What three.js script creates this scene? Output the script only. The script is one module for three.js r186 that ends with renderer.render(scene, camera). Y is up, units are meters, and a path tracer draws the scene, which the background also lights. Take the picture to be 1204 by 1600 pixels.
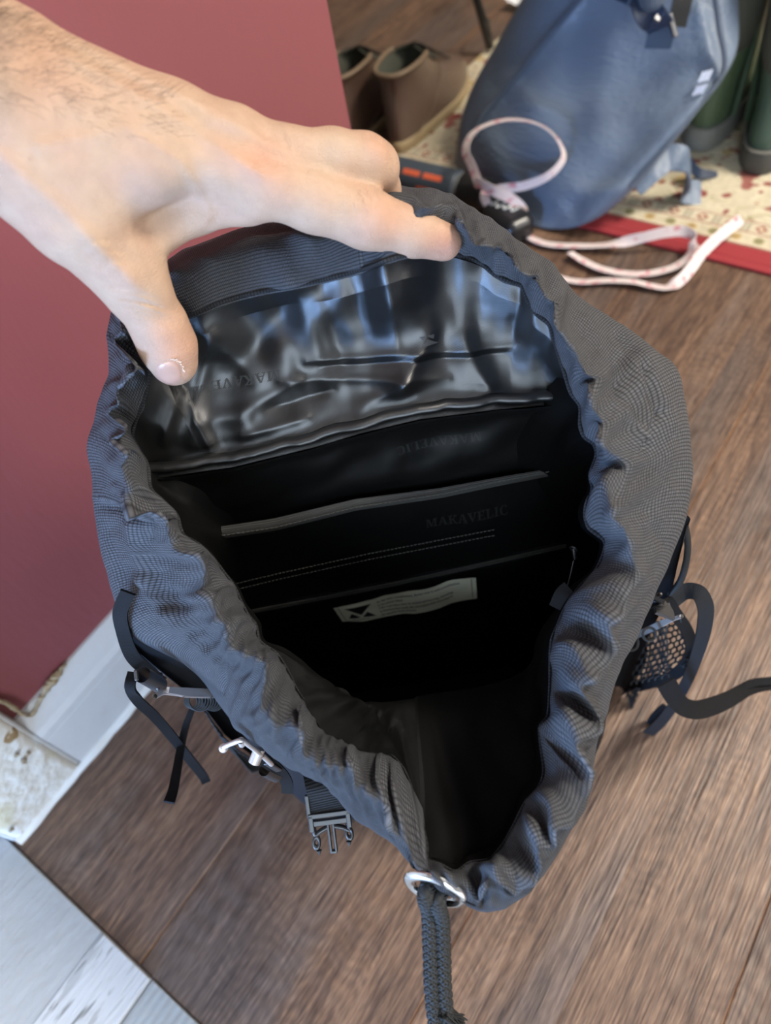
import * as THREE from 'three';
import { ImprovedNoise } from 'three/addons/math/ImprovedNoise.js';
import { RectAreaLightUniformsLib } from 'three/addons/lights/RectAreaLightUniformsLib.js';
import { RoundedBoxGeometry } from 'three/addons/geometries/RoundedBoxGeometry.js';
import { mergeGeometries as joinAll } from 'three/addons/utils/BufferGeometryUtils.js';

// ------------------------------------------------------------------ camera, light, exposure
const V3 = (x, y, z) => new THREE.Vector3(x, y, z);
const H = 0.68, F = 1160, CX = 602, CY = 800;            // camera height; focal length in photo pixels
const scene = new THREE.Scene();
const camera = new THREE.PerspectiveCamera(2 * Math.atan(800 / F) * 180 / Math.PI, 1204 / 1600, 0.02, 40);
const CR_ = V3(0.81631518, -0.14781126, -0.55837386);     // camera right / down / forward in the world
const CD_ = V3(0.39360535, -0.56515135, 0.72503709);
const CF_ = V3(-0.42273438, -0.81163772, -0.40316232);
camera.matrixAutoUpdate = true;
camera.position.set(0, H, 0);
camera.quaternion.setFromRotationMatrix(new THREE.Matrix4().makeBasis(CR_, CD_.clone().negate(), CF_.clone().negate()));
camera.focus = 0.40; camera.userData.fStop = 6;
scene.add(camera);
const renderer = new THREE.WebGLRenderer({ antialias: true });
renderer.toneMapping = THREE.LinearToneMapping;
renderer.toneMappingExposure = 1.5;
renderer.shadowMap.enabled = true;
RectAreaLightUniformsLib.init();
scene.background = new THREE.Color().setRGB(0.55, 0.78, 1.25);
scene.backgroundIntensity = 0.6;
// blue daylight through an unseen low pane behind the photographer, shaped to steer it, and the warm ceiling panel of the room
const LOW_PANE = { x: -0.23, y: 0.21, z: 1.26, w: 0.44, h: 0.30, power: 56 };
const LAMP = { x: 1.0, y: 2.36, z: -1.35, w: 0.6, h: 0.6, power: 52 };
const WIN2 = { x: 0.80, y: 0.92, z: 1.26, w: 0.8, h: 1.3, power: 6 };  // unseen window, added to brighten the satin lining and the label
const WIN = { x: 1.86, y: 1.35, z: -1.1, w: 1.3, h: 1.2, power: 3.5 };
{
  const d = new THREE.RectAreaLight(new THREE.Color().setRGB(0.30, 0.53, 1.0), LOW_PANE.power, LOW_PANE.w, LOW_PANE.h);
  d.position.set(LOW_PANE.x, LOW_PANE.y, LOW_PANE.z); d.lookAt(LOW_PANE.x, LOW_PANE.y, LOW_PANE.z - 1); d.castShadow = true; scene.add(d);
  const l = new THREE.RectAreaLight(new THREE.Color().setRGB(1.0, 0.92, 0.80), LAMP.power, LAMP.w, LAMP.h);
  l.position.set(LAMP.x, LAMP.y - 0.02, LAMP.z); l.lookAt(LAMP.x, 0, LAMP.z); l.castShadow = true; scene.add(l);
  const f = new THREE.RectAreaLight(new THREE.Color().setRGB(0.72, 0.86, 1.0), WIN2.power, WIN2.w, WIN2.h);
  f.position.set(WIN2.x, WIN2.y, WIN2.z); f.lookAt(WIN2.x, WIN2.y, WIN2.z - 1); f.castShadow = true; scene.add(f);
  const w = new THREE.RectAreaLight(new THREE.Color().setRGB(1.0, 0.92, 0.8), WIN.power, WIN.w, WIN.h);
  w.position.set(WIN.x, WIN.y, WIN.z); w.lookAt(WIN.x - 1, WIN.y, WIN.z); w.castShadow = true; scene.add(w);
}

// ------------------------------------------------------------------ helpers
const noiseGen = new ImprovedNoise();
const N3 = (x, y, z = 0.37) => noiseGen.noise(x + 100.13, y + 57.7, z + 31.1);
const fbm = (x, y, z = 0.37, o = 3) => { let s = 0, a = 1; for (let i = 0; i < o; i++) { s += a * N3(x, y, z); x *= 2.03; y *= 2.03; z *= 2.03; a *= 0.5; } return s; };
function rng(seed) { let s = seed >>> 0; return () => { s = (s + 0x6D2B79F5) >>> 0; let t = s; t = Math.imul(t ^ (t >>> 15), t | 1); t ^= t + Math.imul(t ^ (t >>> 7), t | 61); return ((t ^ (t >>> 14)) >>> 0) / 4294967296; }; }
const clamp = (x, a, b) => Math.max(a, Math.min(b, x));
const lerp = (a, b, t) => a + (b - a) * t;
const sstep = (a, b, x) => { const t = clamp((x - a) / (b - a), 0, 1); return t * t * (3 - 2 * t); };
// measured photo positions: a ray met with a level (height), a depth or an upright plane
const ray = (px, py) => CR_.clone().multiplyScalar((px - CX) / F).addScaledVector(CD_, (py - CY) / F).add(CF_);
const dep = (px, py, d) => ray(px, py).multiplyScalar(d).add(V3(0, H, 0));
const at = (px, py, h) => { const r = ray(px, py); return r.multiplyScalar((H - h) / -r.y).add(V3(0, H, 0)); };
const BU = V3(0.755, 0, -0.655).normalize(), BV = V3(0.655, 0, 0.755).normalize();   // the backpack's width and front directions
const onV = (px, py, v) => { const r = ray(px, py); return r.multiplyScalar(v / r.dot(BV)).add(V3(0, H, 0)); };
const onU = (px, py, u) => { const r = ray(px, py); return r.multiplyScalar(u / r.dot(BU)).add(V3(0, H, 0)); };
const uvh = (u, v, h) => BU.clone().multiplyScalar(u).addScaledVector(BV, v).add(V3(0, h, 0));
const project = (p) => { const d = p.clone().sub(V3(0, H, 0)), z = d.dot(CF_); return [d.dot(CR_) / z * F + CX, d.dot(CD_) / z * F + CY, z]; };
const onX = (px, py, x) => { const r = ray(px, py); return r.multiplyScalar(x / r.x).add(V3(0, H, 0)); };

function mergeGeometries(list) {                              // join geometries whether indexed or not
  return joinAll(list.map((g) => { const c = new THREE.BufferGeometry(); for (const k of ['position', 'normal', 'uv']) c.setAttribute(k, g.attributes[k]); c.setIndex(g.index ?? Array.from({ length: g.attributes.position.count }, (_, i) => i)); return c; }));
}
const used = {};
const numbered = (n) => { const k = used[n] = (used[n] ?? -1) + 1; return k ? `${n}_${String(k).padStart(3, '0')}` : n; };
function mesh(name, geo, mat, parent, opt = {}) {
  const m = new THREE.Mesh(geo, mat); m.name = numbered(name); m.castShadow = m.receiveShadow = true;
  if (opt.label) m.userData.label = opt.label; if (opt.kind) m.userData.kind = opt.kind;
  (parent ?? scene).add(m); return m;
}
function thing(name, label, category, pos = [0, 0, 0], group) {
  const o = new THREE.Group(); o.name = numbered(name); o.position.set(...pos);
  o.userData = { label, category }; if (group) o.userData.group = group; scene.add(o); return o;
}
function struct(name, label) { const o = new THREE.Group(); o.name = numbered(name); o.userData = { kind: 'structure' }; if (label) o.userData.label = label; scene.add(o); return o; }
function grid(nu, nv, fn, { closeU = false, flip = false, uvs = null, colors = null } = {}) {   // fn(i/nu, j/nv) -> Vector3
  const W = nu + 1, Hh = nv + 1, pos = new Float32Array(W * Hh * 3), uv = new Float32Array(W * Hh * 2), idx = [];
  const col = colors ? new Float32Array(W * Hh * 3) : null;
  for (let j = 0; j < Hh; j++) for (let i = 0; i < W; i++) {
    const a = i / nu, b = j / nv, p = fn(closeU && i === nu ? 0 : a, b, i, j), k = j * W + i;
    pos[k * 3] = p.x; pos[k * 3 + 1] = p.y; pos[k * 3 + 2] = p.z;
    const t = uvs ? uvs(a, b, p) : [a, b]; uv[k * 2] = t[0]; uv[k * 2 + 1] = t[1];
    if (col) { const c = colors(a, b, p); col.set(c, k * 3); }
  }
  for (let j = 0; j < nv; j++) for (let i = 0; i < nu; i++) {
    const a = j * W + i, b = a + 1, c = a + W, d = c + 1;
    if (flip) idx.push(a, c, b, b, c, d); else idx.push(a, b, c, b, d, c);
  }
  const g = new THREE.BufferGeometry();
  g.setAttribute('position', new THREE.BufferAttribute(pos, 3)); g.setAttribute('uv', new THREE.BufferAttribute(uv, 2));
  if (col) g.setAttribute('color', new THREE.BufferAttribute(col, 3));
  g.setIndex(idx); g.computeVertexNormals();
  if (closeU) { const n = g.attributes.normal; for (let j = 0; j < Hh; j++) { const a = j * W, b = a + nu, v = V3(n.getX(a) + n.getX(b), n.getY(a) + n.getY(b), n.getZ(a) + n.getZ(b)).normalize(); n.setXYZ(a, v.x, v.y, v.z); n.setXYZ(b, v.x, v.y, v.z); } }
  return g;
}
const spline = (pts, closed = false) => new THREE.CatmullRomCurve3(pts, closed, 'centripetal');
const tube = (pts, r, seg = 40, rs = 8, closed = false) => new THREE.TubeGeometry(spline(pts, closed), seg, r, rs, closed);
// a woven strap: centre line, direction across it at each point, width, thickness
function ribbon(pts, across, width, thick, seg = 60) {
  const c = spline(pts), ca = spline(across.map((a) => a.clone().normalize()));
  const prof = [[-1, -1], [-0.97, -1], [0.97, -1], [1, -1], [1, 1], [0.97, 1], [-0.97, 1], [-1, 1], [-1, -1]];
  const len = c.getLength();
  const fr = []; for (let j = 0; j <= seg; j++) { const t = j / seg, T = c.getTangent(t), A = ca.getPoint(t); A.addScaledVector(T, -A.dot(T)).normalize(); fr.push([c.getPoint(t), A, T.clone().cross(A)]); }
  const wf = typeof width === 'function' ? width : () => width;
  const g = grid(8, seg, (a, b, i, j) => { const [p, A, Nn] = fr[j], q = prof[i]; return p.clone().addScaledVector(A, q[0] * wf(b) / 2).addScaledVector(Nn, q[1] * thick / 2); }, { uvs: (a, b) => { const i = Math.round(a * 8); return [(prof[i][0] + 1) / 2 * wf(b), b * len]; } });
  const g2 = g.toNonIndexed(); g2.computeVertexNormals();
  // end caps
  const caps = []; for (const j of [0, seg]) { const [p, A, Nn] = fr[j]; const q = [[-1, -1], [1, -1], [1, 1], [-1, 1]].map(([x, y]) => p.clone().addScaledVector(A, x * wf(j / seg) / 2).addScaledVector(Nn, y * thick / 2)); for (const t of [[0, 1, 2], [0, 2, 3]]) for (const k of t) caps.push(q[k]); }
  const cg = new THREE.BufferGeometry().setFromPoints(caps); cg.setAttribute('uv', new THREE.BufferAttribute(new Float32Array(caps.length * 2), 2)); cg.computeVertexNormals();
  return mergeGeometries([g2, cg]);
}
function box(w, h, d, r = 0.002, seg = 2) { return new RoundedBoxGeometry(w, h, d, seg, Math.min(r, w / 2.01, h / 2.01, d / 2.01)); }
function place(g, p, x, y, z) { return g.applyMatrix4(new THREE.Matrix4().makeBasis(x, y, z).setPosition(p)); }
function frameTo(dir, up) { const z = dir.clone().normalize(), x = up.clone().cross(z).normalize(), y = z.clone().cross(x); return [x, y, z]; }

// ------------------------------------------------------------------ textures
function dataTex(w, h, fn, srgb = false) {
  const d = new Uint8Array(w * h * 4);
  for (let y = 0; y < h; y++) for (let x = 0; x < w; x++) { const c = fn(x / w, y / h, x, y), k = (y * w + x) * 4; for (let i = 0; i < 3; i++) d[k + i] = clamp(c[i], 0, 1) * 255; d[k + 3] = c.length > 3 ? clamp(c[3], 0, 1) * 255 : 255; }
  const t = new THREE.DataTexture(d, w, h, THREE.RGBAFormat); t.magFilter = THREE.LinearFilter; t.minFilter = THREE.LinearMipmapLinearFilter; t.generateMipmaps = true;
  t.wrapS = t.wrapT = THREE.RepeatWrapping; if (srgb) t.colorSpace = THREE.SRGBColorSpace; t.needsUpdate = true; return t;
}
function rep(t, u, v) { const c = t.clone(); c.repeat.set(u, v); c.needsUpdate = true; return c; }
// basket weave: height of the threads over one tile of 8 x 8 cells
function weaveH(x, y, n = 8) {
  const cx = x * n, cy = y * n, i = Math.floor(cx), j = Math.floor(cy), fx = cx - i - 0.5, fy = cy - j - 0.5, over = (i + j) % 2 === 0;
  const a = over ? fx : fy, b = over ? fy : fx;              // a across the thread on top, b along it
  const round = Math.sqrt(Math.max(0, 1 - (a / 0.52) ** 2)), arch = Math.cos(b * Math.PI * 0.9);
  const ply = 0.88 + 0.12 * Math.cos((a * 2.2 + b * 1.2) * Math.PI * 4);
  return clamp(round * (0.35 + 0.65 * arch) * ply, 0, 1);
}
const weaveHT = dataTex(256, 256, (x, y) => { const h = weaveH(x, y); return [h, h, h]; });
const weaveCT = dataTex(256, 256, (x, y) => { const h = weaveH(x, y), i = Math.floor(x * 8), j = Math.floor(y * 8), v = 0.85 + 0.15 * N3(i * 3.1, j * 2.7), t = (0.03 + 0.97 * h ** 1.3) * v; return [t, t, t]; });
const twillT = dataTex(128, 128, (x, y) => { const p = (x * 8 + y * 8) % 1, h = 0.5 + 0.5 * Math.sin(p * Math.PI * 2); const w = 0.7 + 0.3 * Math.sin(y * Math.PI * 2 * 32); return [h * w, h * w, h * w]; });
const webT = dataTex(128, 128, (x, y) => { const h = (0.5 + 0.5 * Math.sin(y * Math.PI * 2 * 8)) * (0.75 + 0.25 * Math.sin(x * Math.PI * 2 * 16 + (Math.floor(y * 8) % 2) * Math.PI)); return [h, h, h]; });
function wood(seed) {
  return dataTex(512, 2048, (x, y) => {                      // x across the plank, y along it
    const s = seed * 17.3, warp = 0.05 * N3(x * 2 + s, y * 2.2, s) + 0.015 * N3(x * 6, y * 7 + s, 3.1);
    const X = x + warp;
    const g1 = N3(X * 8 + s, y * 4, 1.7 + s), g2 = N3(X * 32 + s, y * 14, 5.2), g3 = N3(X * 90 + s, y * 50, 9.4), g4 = N3(X * 200 + s, y * 190, 2.4);
    const patch = sstep(0.0, 0.55, N3(x * 2.4 + s, y * 5, 7.7 + s) + 0.4 * g1 + 0.15 * g2);
    const rip = sstep(0.05, 0.35, N3(x * 4 + s, y * 7 + s, 4.2)) * Math.sin((y * 290 + 3 * N3(x * 9, y * 30 + s, 1.1)) * Math.PI) * (0.5 + 0.5 * g3);
    let t = 0.47 + 0.24 * g1 + 0.24 * g2 + 0.30 * g3 + 0.26 * g4 + 0.10 * rip;
    const pore = sstep(0.22, 0.5, N3(X * 130 + s, y * 42, 6.6)) * 0.24;
    t -= pore;
    const r = lerp(0.255, 0.585, t), g = lerp(0.185, 0.462, t), b = lerp(0.150, 0.365, t);
    const k = patch * 0.55, gr = 0.21 + 0.15 * t;
    return [lerp(r, gr * 1.12, k), lerp(g, gr * 1.0, k), lerp(b, gr * 0.98, k)];
  }, true);
}
const woods = [1, 2, 3].map(wood);
const woodB = dataTex(512, 512, (x, y) => { const h = 0.5 + 0.3 * N3(x * 90, y * 9, 2) + 0.25 * N3(x * 200, y * 30, 4) + 0.15 * Math.sin(y * 260 + 4 * N3(x * 7, y * 9)) * sstep(0, 0.3, N3(x * 3, y * 4, 8)); return [h, h, h]; });
const fineT = dataTex(256, 256, (x, y) => { const h = 0.5 + 0.5 * fbm(x * 16, y * 16, 1.3, 4); return [h, h, h]; });
fineT.wrapS = fineT.wrapT = THREE.MirroredRepeatWrapping;
const skinB = dataTex(512, 512, (x, y) => { const h = 0.5 + 0.35 * N3(x * 90, y * 70, 1) + 0.3 * N3(x * 160 + y * 40, y * 150 - x * 30, 2) + 0.2 * N3(x * 30, y * 30, 3); return [h, h, h]; });
skinB.wrapS = skinB.wrapT = THREE.MirroredRepeatWrapping;

const lin = (r, g, b) => new THREE.Color().setRGB(r, g, b);
const M = {};
const MS = (o) => new THREE.MeshPhysicalMaterial({ side: THREE.DoubleSide, ...o });
const WV = 1 / 0.0140;
M.canvas = MS({ color: lin(0.165, 0.168, 0.182), map: rep(weaveCT, WV, WV), roughness: 0.66, bumpMap: rep(weaveHT, WV, WV), bumpScale: 0.0006, specularIntensity: 0.3 });
M.nylon = MS({ color: lin(0.014, 0.0145, 0.017), roughness: 0.65, bumpMap: rep(weaveHT, 150, 150), bumpScale: 0.0001, specularIntensity: 0.3 });
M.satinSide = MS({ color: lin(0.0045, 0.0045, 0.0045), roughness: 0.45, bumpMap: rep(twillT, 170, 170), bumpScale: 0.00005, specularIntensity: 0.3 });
M.satinShaded = MS({ color: lin(0.0045, 0.0045, 0.0045), roughness: 0.5, bumpMap: rep(twillT, 170, 170), bumpScale: 0.00005, specularIntensity: 0.12 });  // same satin, its sheen lowered to stand for shade deep in the pack
M.web = MS({ color: lin(0.014, 0.014, 0.015), roughness: 0.6, specularIntensity: 0.45, bumpMap: rep(webT, 90, 90), bumpScale: 0.0003 });
M.webSmooth = MS({ color: lin(0.012, 0.012, 0.013), roughness: 0.65, specularIntensity: 0.2, bumpMap: rep(webT, 180, 180), bumpScale: 0.00015 });
M.binding = MS({ color: lin(0.07, 0.068, 0.064), roughness: 0.55, bumpMap: rep(webT, 120, 120), bumpScale: 0.0004 });
M.plastic = MS({ color: lin(0.012, 0.012, 0.013), roughness: 0.28 });
M.metal = MS({ color: lin(0.62, 0.6, 0.58), metalness: 1, roughness: 0.17 });
M.plate = MS({ color: lin(0.72, 0.68, 0.65), metalness: 0.85, roughness: 0.42 });
M.darkMetal = MS({ color: lin(0.10, 0.10, 0.105), metalness: 0.8, roughness: 0.35 });
M.cord = MS({ color: lin(0.02, 0.021, 0.021), roughness: 0.6, specularIntensity: 0.6 });
M.redPaint = MS({ color: lin(0.245, 0.068, 0.074), roughness: 0.5, bumpMap: rep(fineT, 5, 5), bumpScale: 0.0002 });
M.whitePaint = MS({ color: lin(0.62, 0.61, 0.59), roughness: 0.4, bumpMap: rep(fineT, 4, 4), bumpScale: 0.0002 });
M.oldPaint = MS({ color: lin(0.74, 0.72, 0.67), roughness: 0.45 });
M.caulk = MS({ color: lin(0.62, 0.49, 0.31), roughness: 0.7, bumpMap: rep(fineT, 6, 6), bumpScale: 0.0006 });
M.plaster = MS({ color: lin(0.36, 0.34, 0.31), roughness: 0.85 });
M.ceiling = MS({ color: lin(0.78, 0.77, 0.74), roughness: 0.9 });
M.tarp = MS({ color: lin(0.13, 0.168, 0.23), roughness: 0.4, specularIntensity: 0.8, bumpMap: rep(fineT, 6, 6), bumpScale: 0.001 });
M.tarpDark = MS({ color: lin(0.014, 0.026, 0.055), roughness: 0.45 });
M.rubberGreen = MS({ color: lin(0.085, 0.125, 0.065), roughness: 0.42, bumpMap: rep(fineT, 9, 9), bumpScale: 0.001 });
M.rubberPale = MS({ color: lin(0.11, 0.16, 0.10), roughness: 0.4 });
M.rubberSole = MS({ color: lin(0.055, 0.055, 0.05), roughness: 0.7 });
M.rubberSolePale = MS({ color: lin(0.17, 0.165, 0.14), roughness: 0.7 });
M.leather = MS({ color: lin(0.125, 0.07, 0.045), roughness: 0.33, bumpMap: rep(fineT, 14, 14), bumpScale: 0.0008, clearcoat: 0.8, clearcoatRoughness: 0.2 });
M.leatherIn = MS({ color: lin(0.06, 0.062, 0.045), roughness: 0.8 });
M.leatherEdge = MS({ color: lin(0.17, 0.115, 0.07), roughness: 0.6 });
M.soleTan = MS({ color: lin(0.36, 0.27, 0.15), roughness: 0.7 });
M.laceMat = MS({ color: lin(0.05, 0.035, 0.025), roughness: 0.8 });

// ------------------------------------------------------------------ the room
const WX = -0.677 * H, WZ = -0.770 * H, SZ = 0.203 * H;      // face of the red wall, its far end, edge of the laminate floor
{ // laminate planks
  const fl = struct('floor', 'dark brown laminate floor of long wide planks');
  const r = rng(5), seams = [-2.62, -2.42, -2.22, -2.02, -1.825, -1.63, -1.435, -1.24, -1.045, -0.852, -0.66, -0.468, -0.278, -0.070, 0.118, 0.31, 0.505, 0.70, 0.895, 1.09, 1.285, 1.48, 1.675, 1.87];
  const L = 1.28;
  for (let i = 0; i + 1 < seams.length; i++) {
    let z = SZ, first = true;
    while (z > -3.3) {
      const len = first ? [0.9, 1.28, 0.55, 1.1][i % 4] + (i === 12 || i === 13 || i === 14 ? 0.55 : 0) : L; first = false;
      const z0 = Math.max(z - len, -3.3), w = seams[i + 1] - seams[i], d = z - z0, c = 0.0011, t = 0.009, top = 0;
      const p = [], uvp = [], col = [];
      const ou = r(), ov = r(), tone = 0.92 + 0.16 * r();
      const x0 = seams[i], x1 = seams[i + 1];
      const ring = (e, y) => [V3(x0 + e, y, z - e), V3(x1 - e, y, z - e), V3(x1 - e, y, z0 + e), V3(x0 + e, y, z0 + e)];
      const A = ring(c, top), B = ring(0.0002, top - c * 0.9), C = ring(0.0002, top - t);
      const uvOf = (q) => [(q.x - x0) / w * 0.92 + ou, (q.z - z0) / 1.5 + ov];
      const tri = (a, b, cc, k) => { for (const q of [a, b, cc]) { p.push(q.x, q.y, q.z); uvp.push(...uvOf(q)); col.push(...k); } };
      const quad = (a, b, cc, dd, k) => { tri(a, b, cc, k); tri(a, cc, dd, k); };
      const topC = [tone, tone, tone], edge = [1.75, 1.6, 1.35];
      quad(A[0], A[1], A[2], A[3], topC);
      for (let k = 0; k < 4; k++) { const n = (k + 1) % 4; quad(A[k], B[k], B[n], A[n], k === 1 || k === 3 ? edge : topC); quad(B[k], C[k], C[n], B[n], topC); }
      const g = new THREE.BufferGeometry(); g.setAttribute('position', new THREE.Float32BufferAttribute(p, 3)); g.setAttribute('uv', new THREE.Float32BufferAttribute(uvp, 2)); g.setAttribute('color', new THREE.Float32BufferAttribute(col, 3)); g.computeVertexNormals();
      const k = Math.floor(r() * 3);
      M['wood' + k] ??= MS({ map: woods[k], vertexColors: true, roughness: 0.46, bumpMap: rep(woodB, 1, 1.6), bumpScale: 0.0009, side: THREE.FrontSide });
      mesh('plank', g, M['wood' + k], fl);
      z = z0;
    }
  }
  const sub = mesh('subfloor', box(4.7, 0.05, 3.6, 0.002).translate(-0.36, -0.036, -1.57), M.plaster, fl);
}
{ // white painted entry floor: a smooth board, a scuffed board, a grained board
  const sill = struct('floor_entry', 'white painted wooden sill boards at the edge of the laminate');
  const paint = (seed, scuff, grain) => dataTex(512, 1024, (x, y) => {
    let v = 0.64 + 0.02 * fbm(x * 8, y * 8, seed), r = v, g = v, b = v * 0.985;
    if (grain) { const k = 0.05 * Math.sin((x * 70 + 5 * N3(x * 3, y * 2.2, seed)) * Math.PI) * 0.5; r += k - 0.03; g += k - 0.02; b += k - 0.015; }
    if (scuff) { const n = fbm(x * 7 + 3, y * 22, seed, 4), m = sstep(0.34, 0.5, n), n2 = sstep(0.42, 0.58, N3(x * 10, y * 26, 9.1)), n3 = sstep(0.30, 0.42, N3(x * 26, y * 60, 3.1)) * sstep(0.0, 0.3, n); const k = clamp(0.25 * m + n2 * 0.8 + 0.45 * n3, 0, 1); r = lerp(0.76, 0.40, k); g = lerp(0.76, 0.40, k); b = lerp(0.755, 0.38, k); }
    return [r, g, b];
  }, true);
  const mk = (x0, x1, z1, top, mat) => { const g = box(x1 - x0, 0.05, z1 - SZ, 0.0012, 3); g.translate((x0 + x1) / 2, top - 0.025, (SZ + z1) / 2 + 0.0003); return mesh('sill_board', g, mat, sill); };
  const pm = (t, rg) => MS({ map: t, roughness: rg, bumpMap: rep(fineT, 3, 3), bumpScale: 0.0008 });
  mk(WX - 0.06, -0.322, 1.3, 0.003, pm(paint(2.2, false, false), 0.35));
  mk(-0.3217, -0.262, 1.3, 0.0045, pm(paint(4.4, true, false), 0.55));
  mk(-0.2613, 0.0, 1.3, 0.001, pm(paint(6.6, false, true), 0.42));
  for (let i = 0; i < 7; i++) mk(0.002 + i * 0.262, 0.262 + i * 0.262, 1.3, 0.001, pm(i ? M.whitePaint.map : paint(8.8, false, true), 0.42));
}
{ // red wall, casing, baseboard
  const w = struct('wall_left', 'dark red painted wall ending in a free corner');
  const g = box(0.12, 2.5, -WZ + 0.056, 0.004, 3); g.translate(WX - 0.06, 1.25, (WZ + 0.056) / 2);
  mesh('painted_face', g, M.redPaint, w);
  const bb = struct('baseboard_left', 'white baseboard with a stepped top moulding');
  const hB = 0.103 * H, hT = 0.161 * H, zE = 0.080;
  const prof = [[0, 0], [0.013, 0], [0.013, hB - 0.002], [0.0115, hB], [0.0125, hB + 0.001], [0.0155, hB + 0.003], [0.0155, hB + 0.012], [0.0115, hB + 0.017], [0.0095, hB + 0.024], [0.0045, hT - 0.004], [0.003, hT], [0, hT]];
  const sh = new THREE.Shape(prof.map(([x, y]) => new THREE.Vector2(x, y)));
  const eg = new THREE.ExtrudeGeometry(sh, { depth: zE - 0.03 - WZ, bevelEnabled: false }); eg.translate(WX, 0, WZ);
  mesh('baseboard_moulding', eg, M.whitePaint, bb);
  const qs = new THREE.Shape(); qs.moveTo(0, 0); qs.lineTo(0.008, 0); qs.absarc(0, 0, 0.008, 0, Math.PI / 2, false);
  const qg = new THREE.ExtrudeGeometry(qs, { depth: zE + 0.07 - WZ, bevelEnabled: false, curveSegments: 6 }); qg.translate(WX + 0.012, 0, WZ);
  mesh('caulk_bead', grid(60, 6, (a, b) => { const z = lerp(WZ, SZ - 0.004, a), t = b * Math.PI / 2, k = 1 + 0.25 * fbm(z * 40, b, 2.2); return V3(WX + 0.0125 + 0.006 * k * Math.cos(t), 0.0055 * k * Math.sin(t), z); }), M.oldPaint, bb);
  const cs = struct('trim_1', 'white chipped door casing meeting the baseboard');
  // casing face with chipped paint
  const chip = dataTex(512, 512, (x, y) => { const n = fbm(x * 5 + 2, y * 5, 3.3, 4), k = sstep(0.66, 0.74, n), k2 = sstep(0.3, 0.5, N3(x * 3, y * 3, 8.8)); let r = lerp(0.87, 0.83, k2), g = lerp(0.85, 0.80, k2), b = lerp(0.80, 0.70, k2); return [lerp(r, 0.62, k), lerp(g, 0.52, k), lerp(b, 0.38, k)]; }, true);
  const cm = MS({ map: rep(chip, 6, 6), roughness: 0.45, bumpMap: rep(fineT, 8, 8), bumpScale: 0.0005 });
  const cz0 = 0.0503, cz1 = SZ - 0.002;
  mesh('casing_board', grid(60, 200, (a, b) => { const z = lerp(cz0, cz1, a), y = 0.16 * b; const e = Math.min(a, 1 - a); const rough = 0.0007 * fbm(z * 70, y * 70, 4, 4); return V3(WX + 0.014 + rough - 0.010 * Math.exp(-e * 30) + 0.006 * sstep(0.24, 0.2, y / 0.16 * 0.5) * sstep(0.1, 0.16, y), y, z); }, { uvs: (a, b) => [a * 0.09, b * 0.16], flip: true }), cm, cs);
  const cb = box(0.014, 2.1, cz1 - cz0, 0.003, 2); cb.translate(WX + 0.004, 1.05, (cz0 + cz1) / 2); mesh('casing_back', cb, M.whitePaint, cs);
  const top = box(0.012, 1.94, 0.05, 0.004, 3); top.translate(WX + 0.016, 1.13, cz0 + 0.055); mesh('casing_moulding', top, M.whitePaint, cs);
  // rough caulk seam between the red paint, the casing and the baseboard
  const cpts = [onX(0, 1094, WX + 0.004), onX(14, 1101, WX + 0.005), onX(30, 1112, WX + 0.006), onX(48, 1118, WX + 0.007), onX(66, 1088, WX + 0.006), onX(84, 1060, WX + 0.004), onX(104, 1034, WX + 0.003)];
  const cc = spline([cpts[0].clone().add(V3(0, 0.6, 0)), cpts[0].clone().add(V3(0, 0.1, 0)), ...cpts]);
  mesh('caulk_seam', grid(140, 10, (a, b) => { const p = cc.getPoint(a), th = b * Math.PI * 2, rr = (0.0022 + 0.0014 * fbm(a * 30, 0, 1)) * (1 + 0.5 * fbm(a * 60, b * 3, 3)) * (a > 0.95 ? (1 - a) / 0.05 : 1) * (1 + 1.2 * Math.exp(-(((a - 0.86) / 0.05) ** 2))); return p.add(V3(Math.cos(th) * rr * 0.7, Math.sin(th) * rr, Math.sin(th) * rr * 0.8)); }), M.caulk, cs);
  for (const [x, y, s] of [[37, 1190, 5], [26, 1180, 4], [45, 1178, 3], [18, 1297, 4]]) { const p = onX(x, y, WX + 0.016), g2 = new THREE.IcosahedronGeometry(s / F * 0.62, 3); const q = g2.attributes.position; for (let i = 0; i < q.count; i++) { const k = 1 + 0.5 * fbm(q.getX(i) * 500, q.getY(i) * 500, q.getZ(i) * 500 + s); q.setXYZ(i, q.getX(i) * k * 0.5, q.getY(i) * k * 1.4, q.getZ(i) * k); } g2.computeVertexNormals(); g2.translate(p.x, p.y, p.z); mesh('paint_chip', g2, M.caulk, cs); }
}
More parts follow.
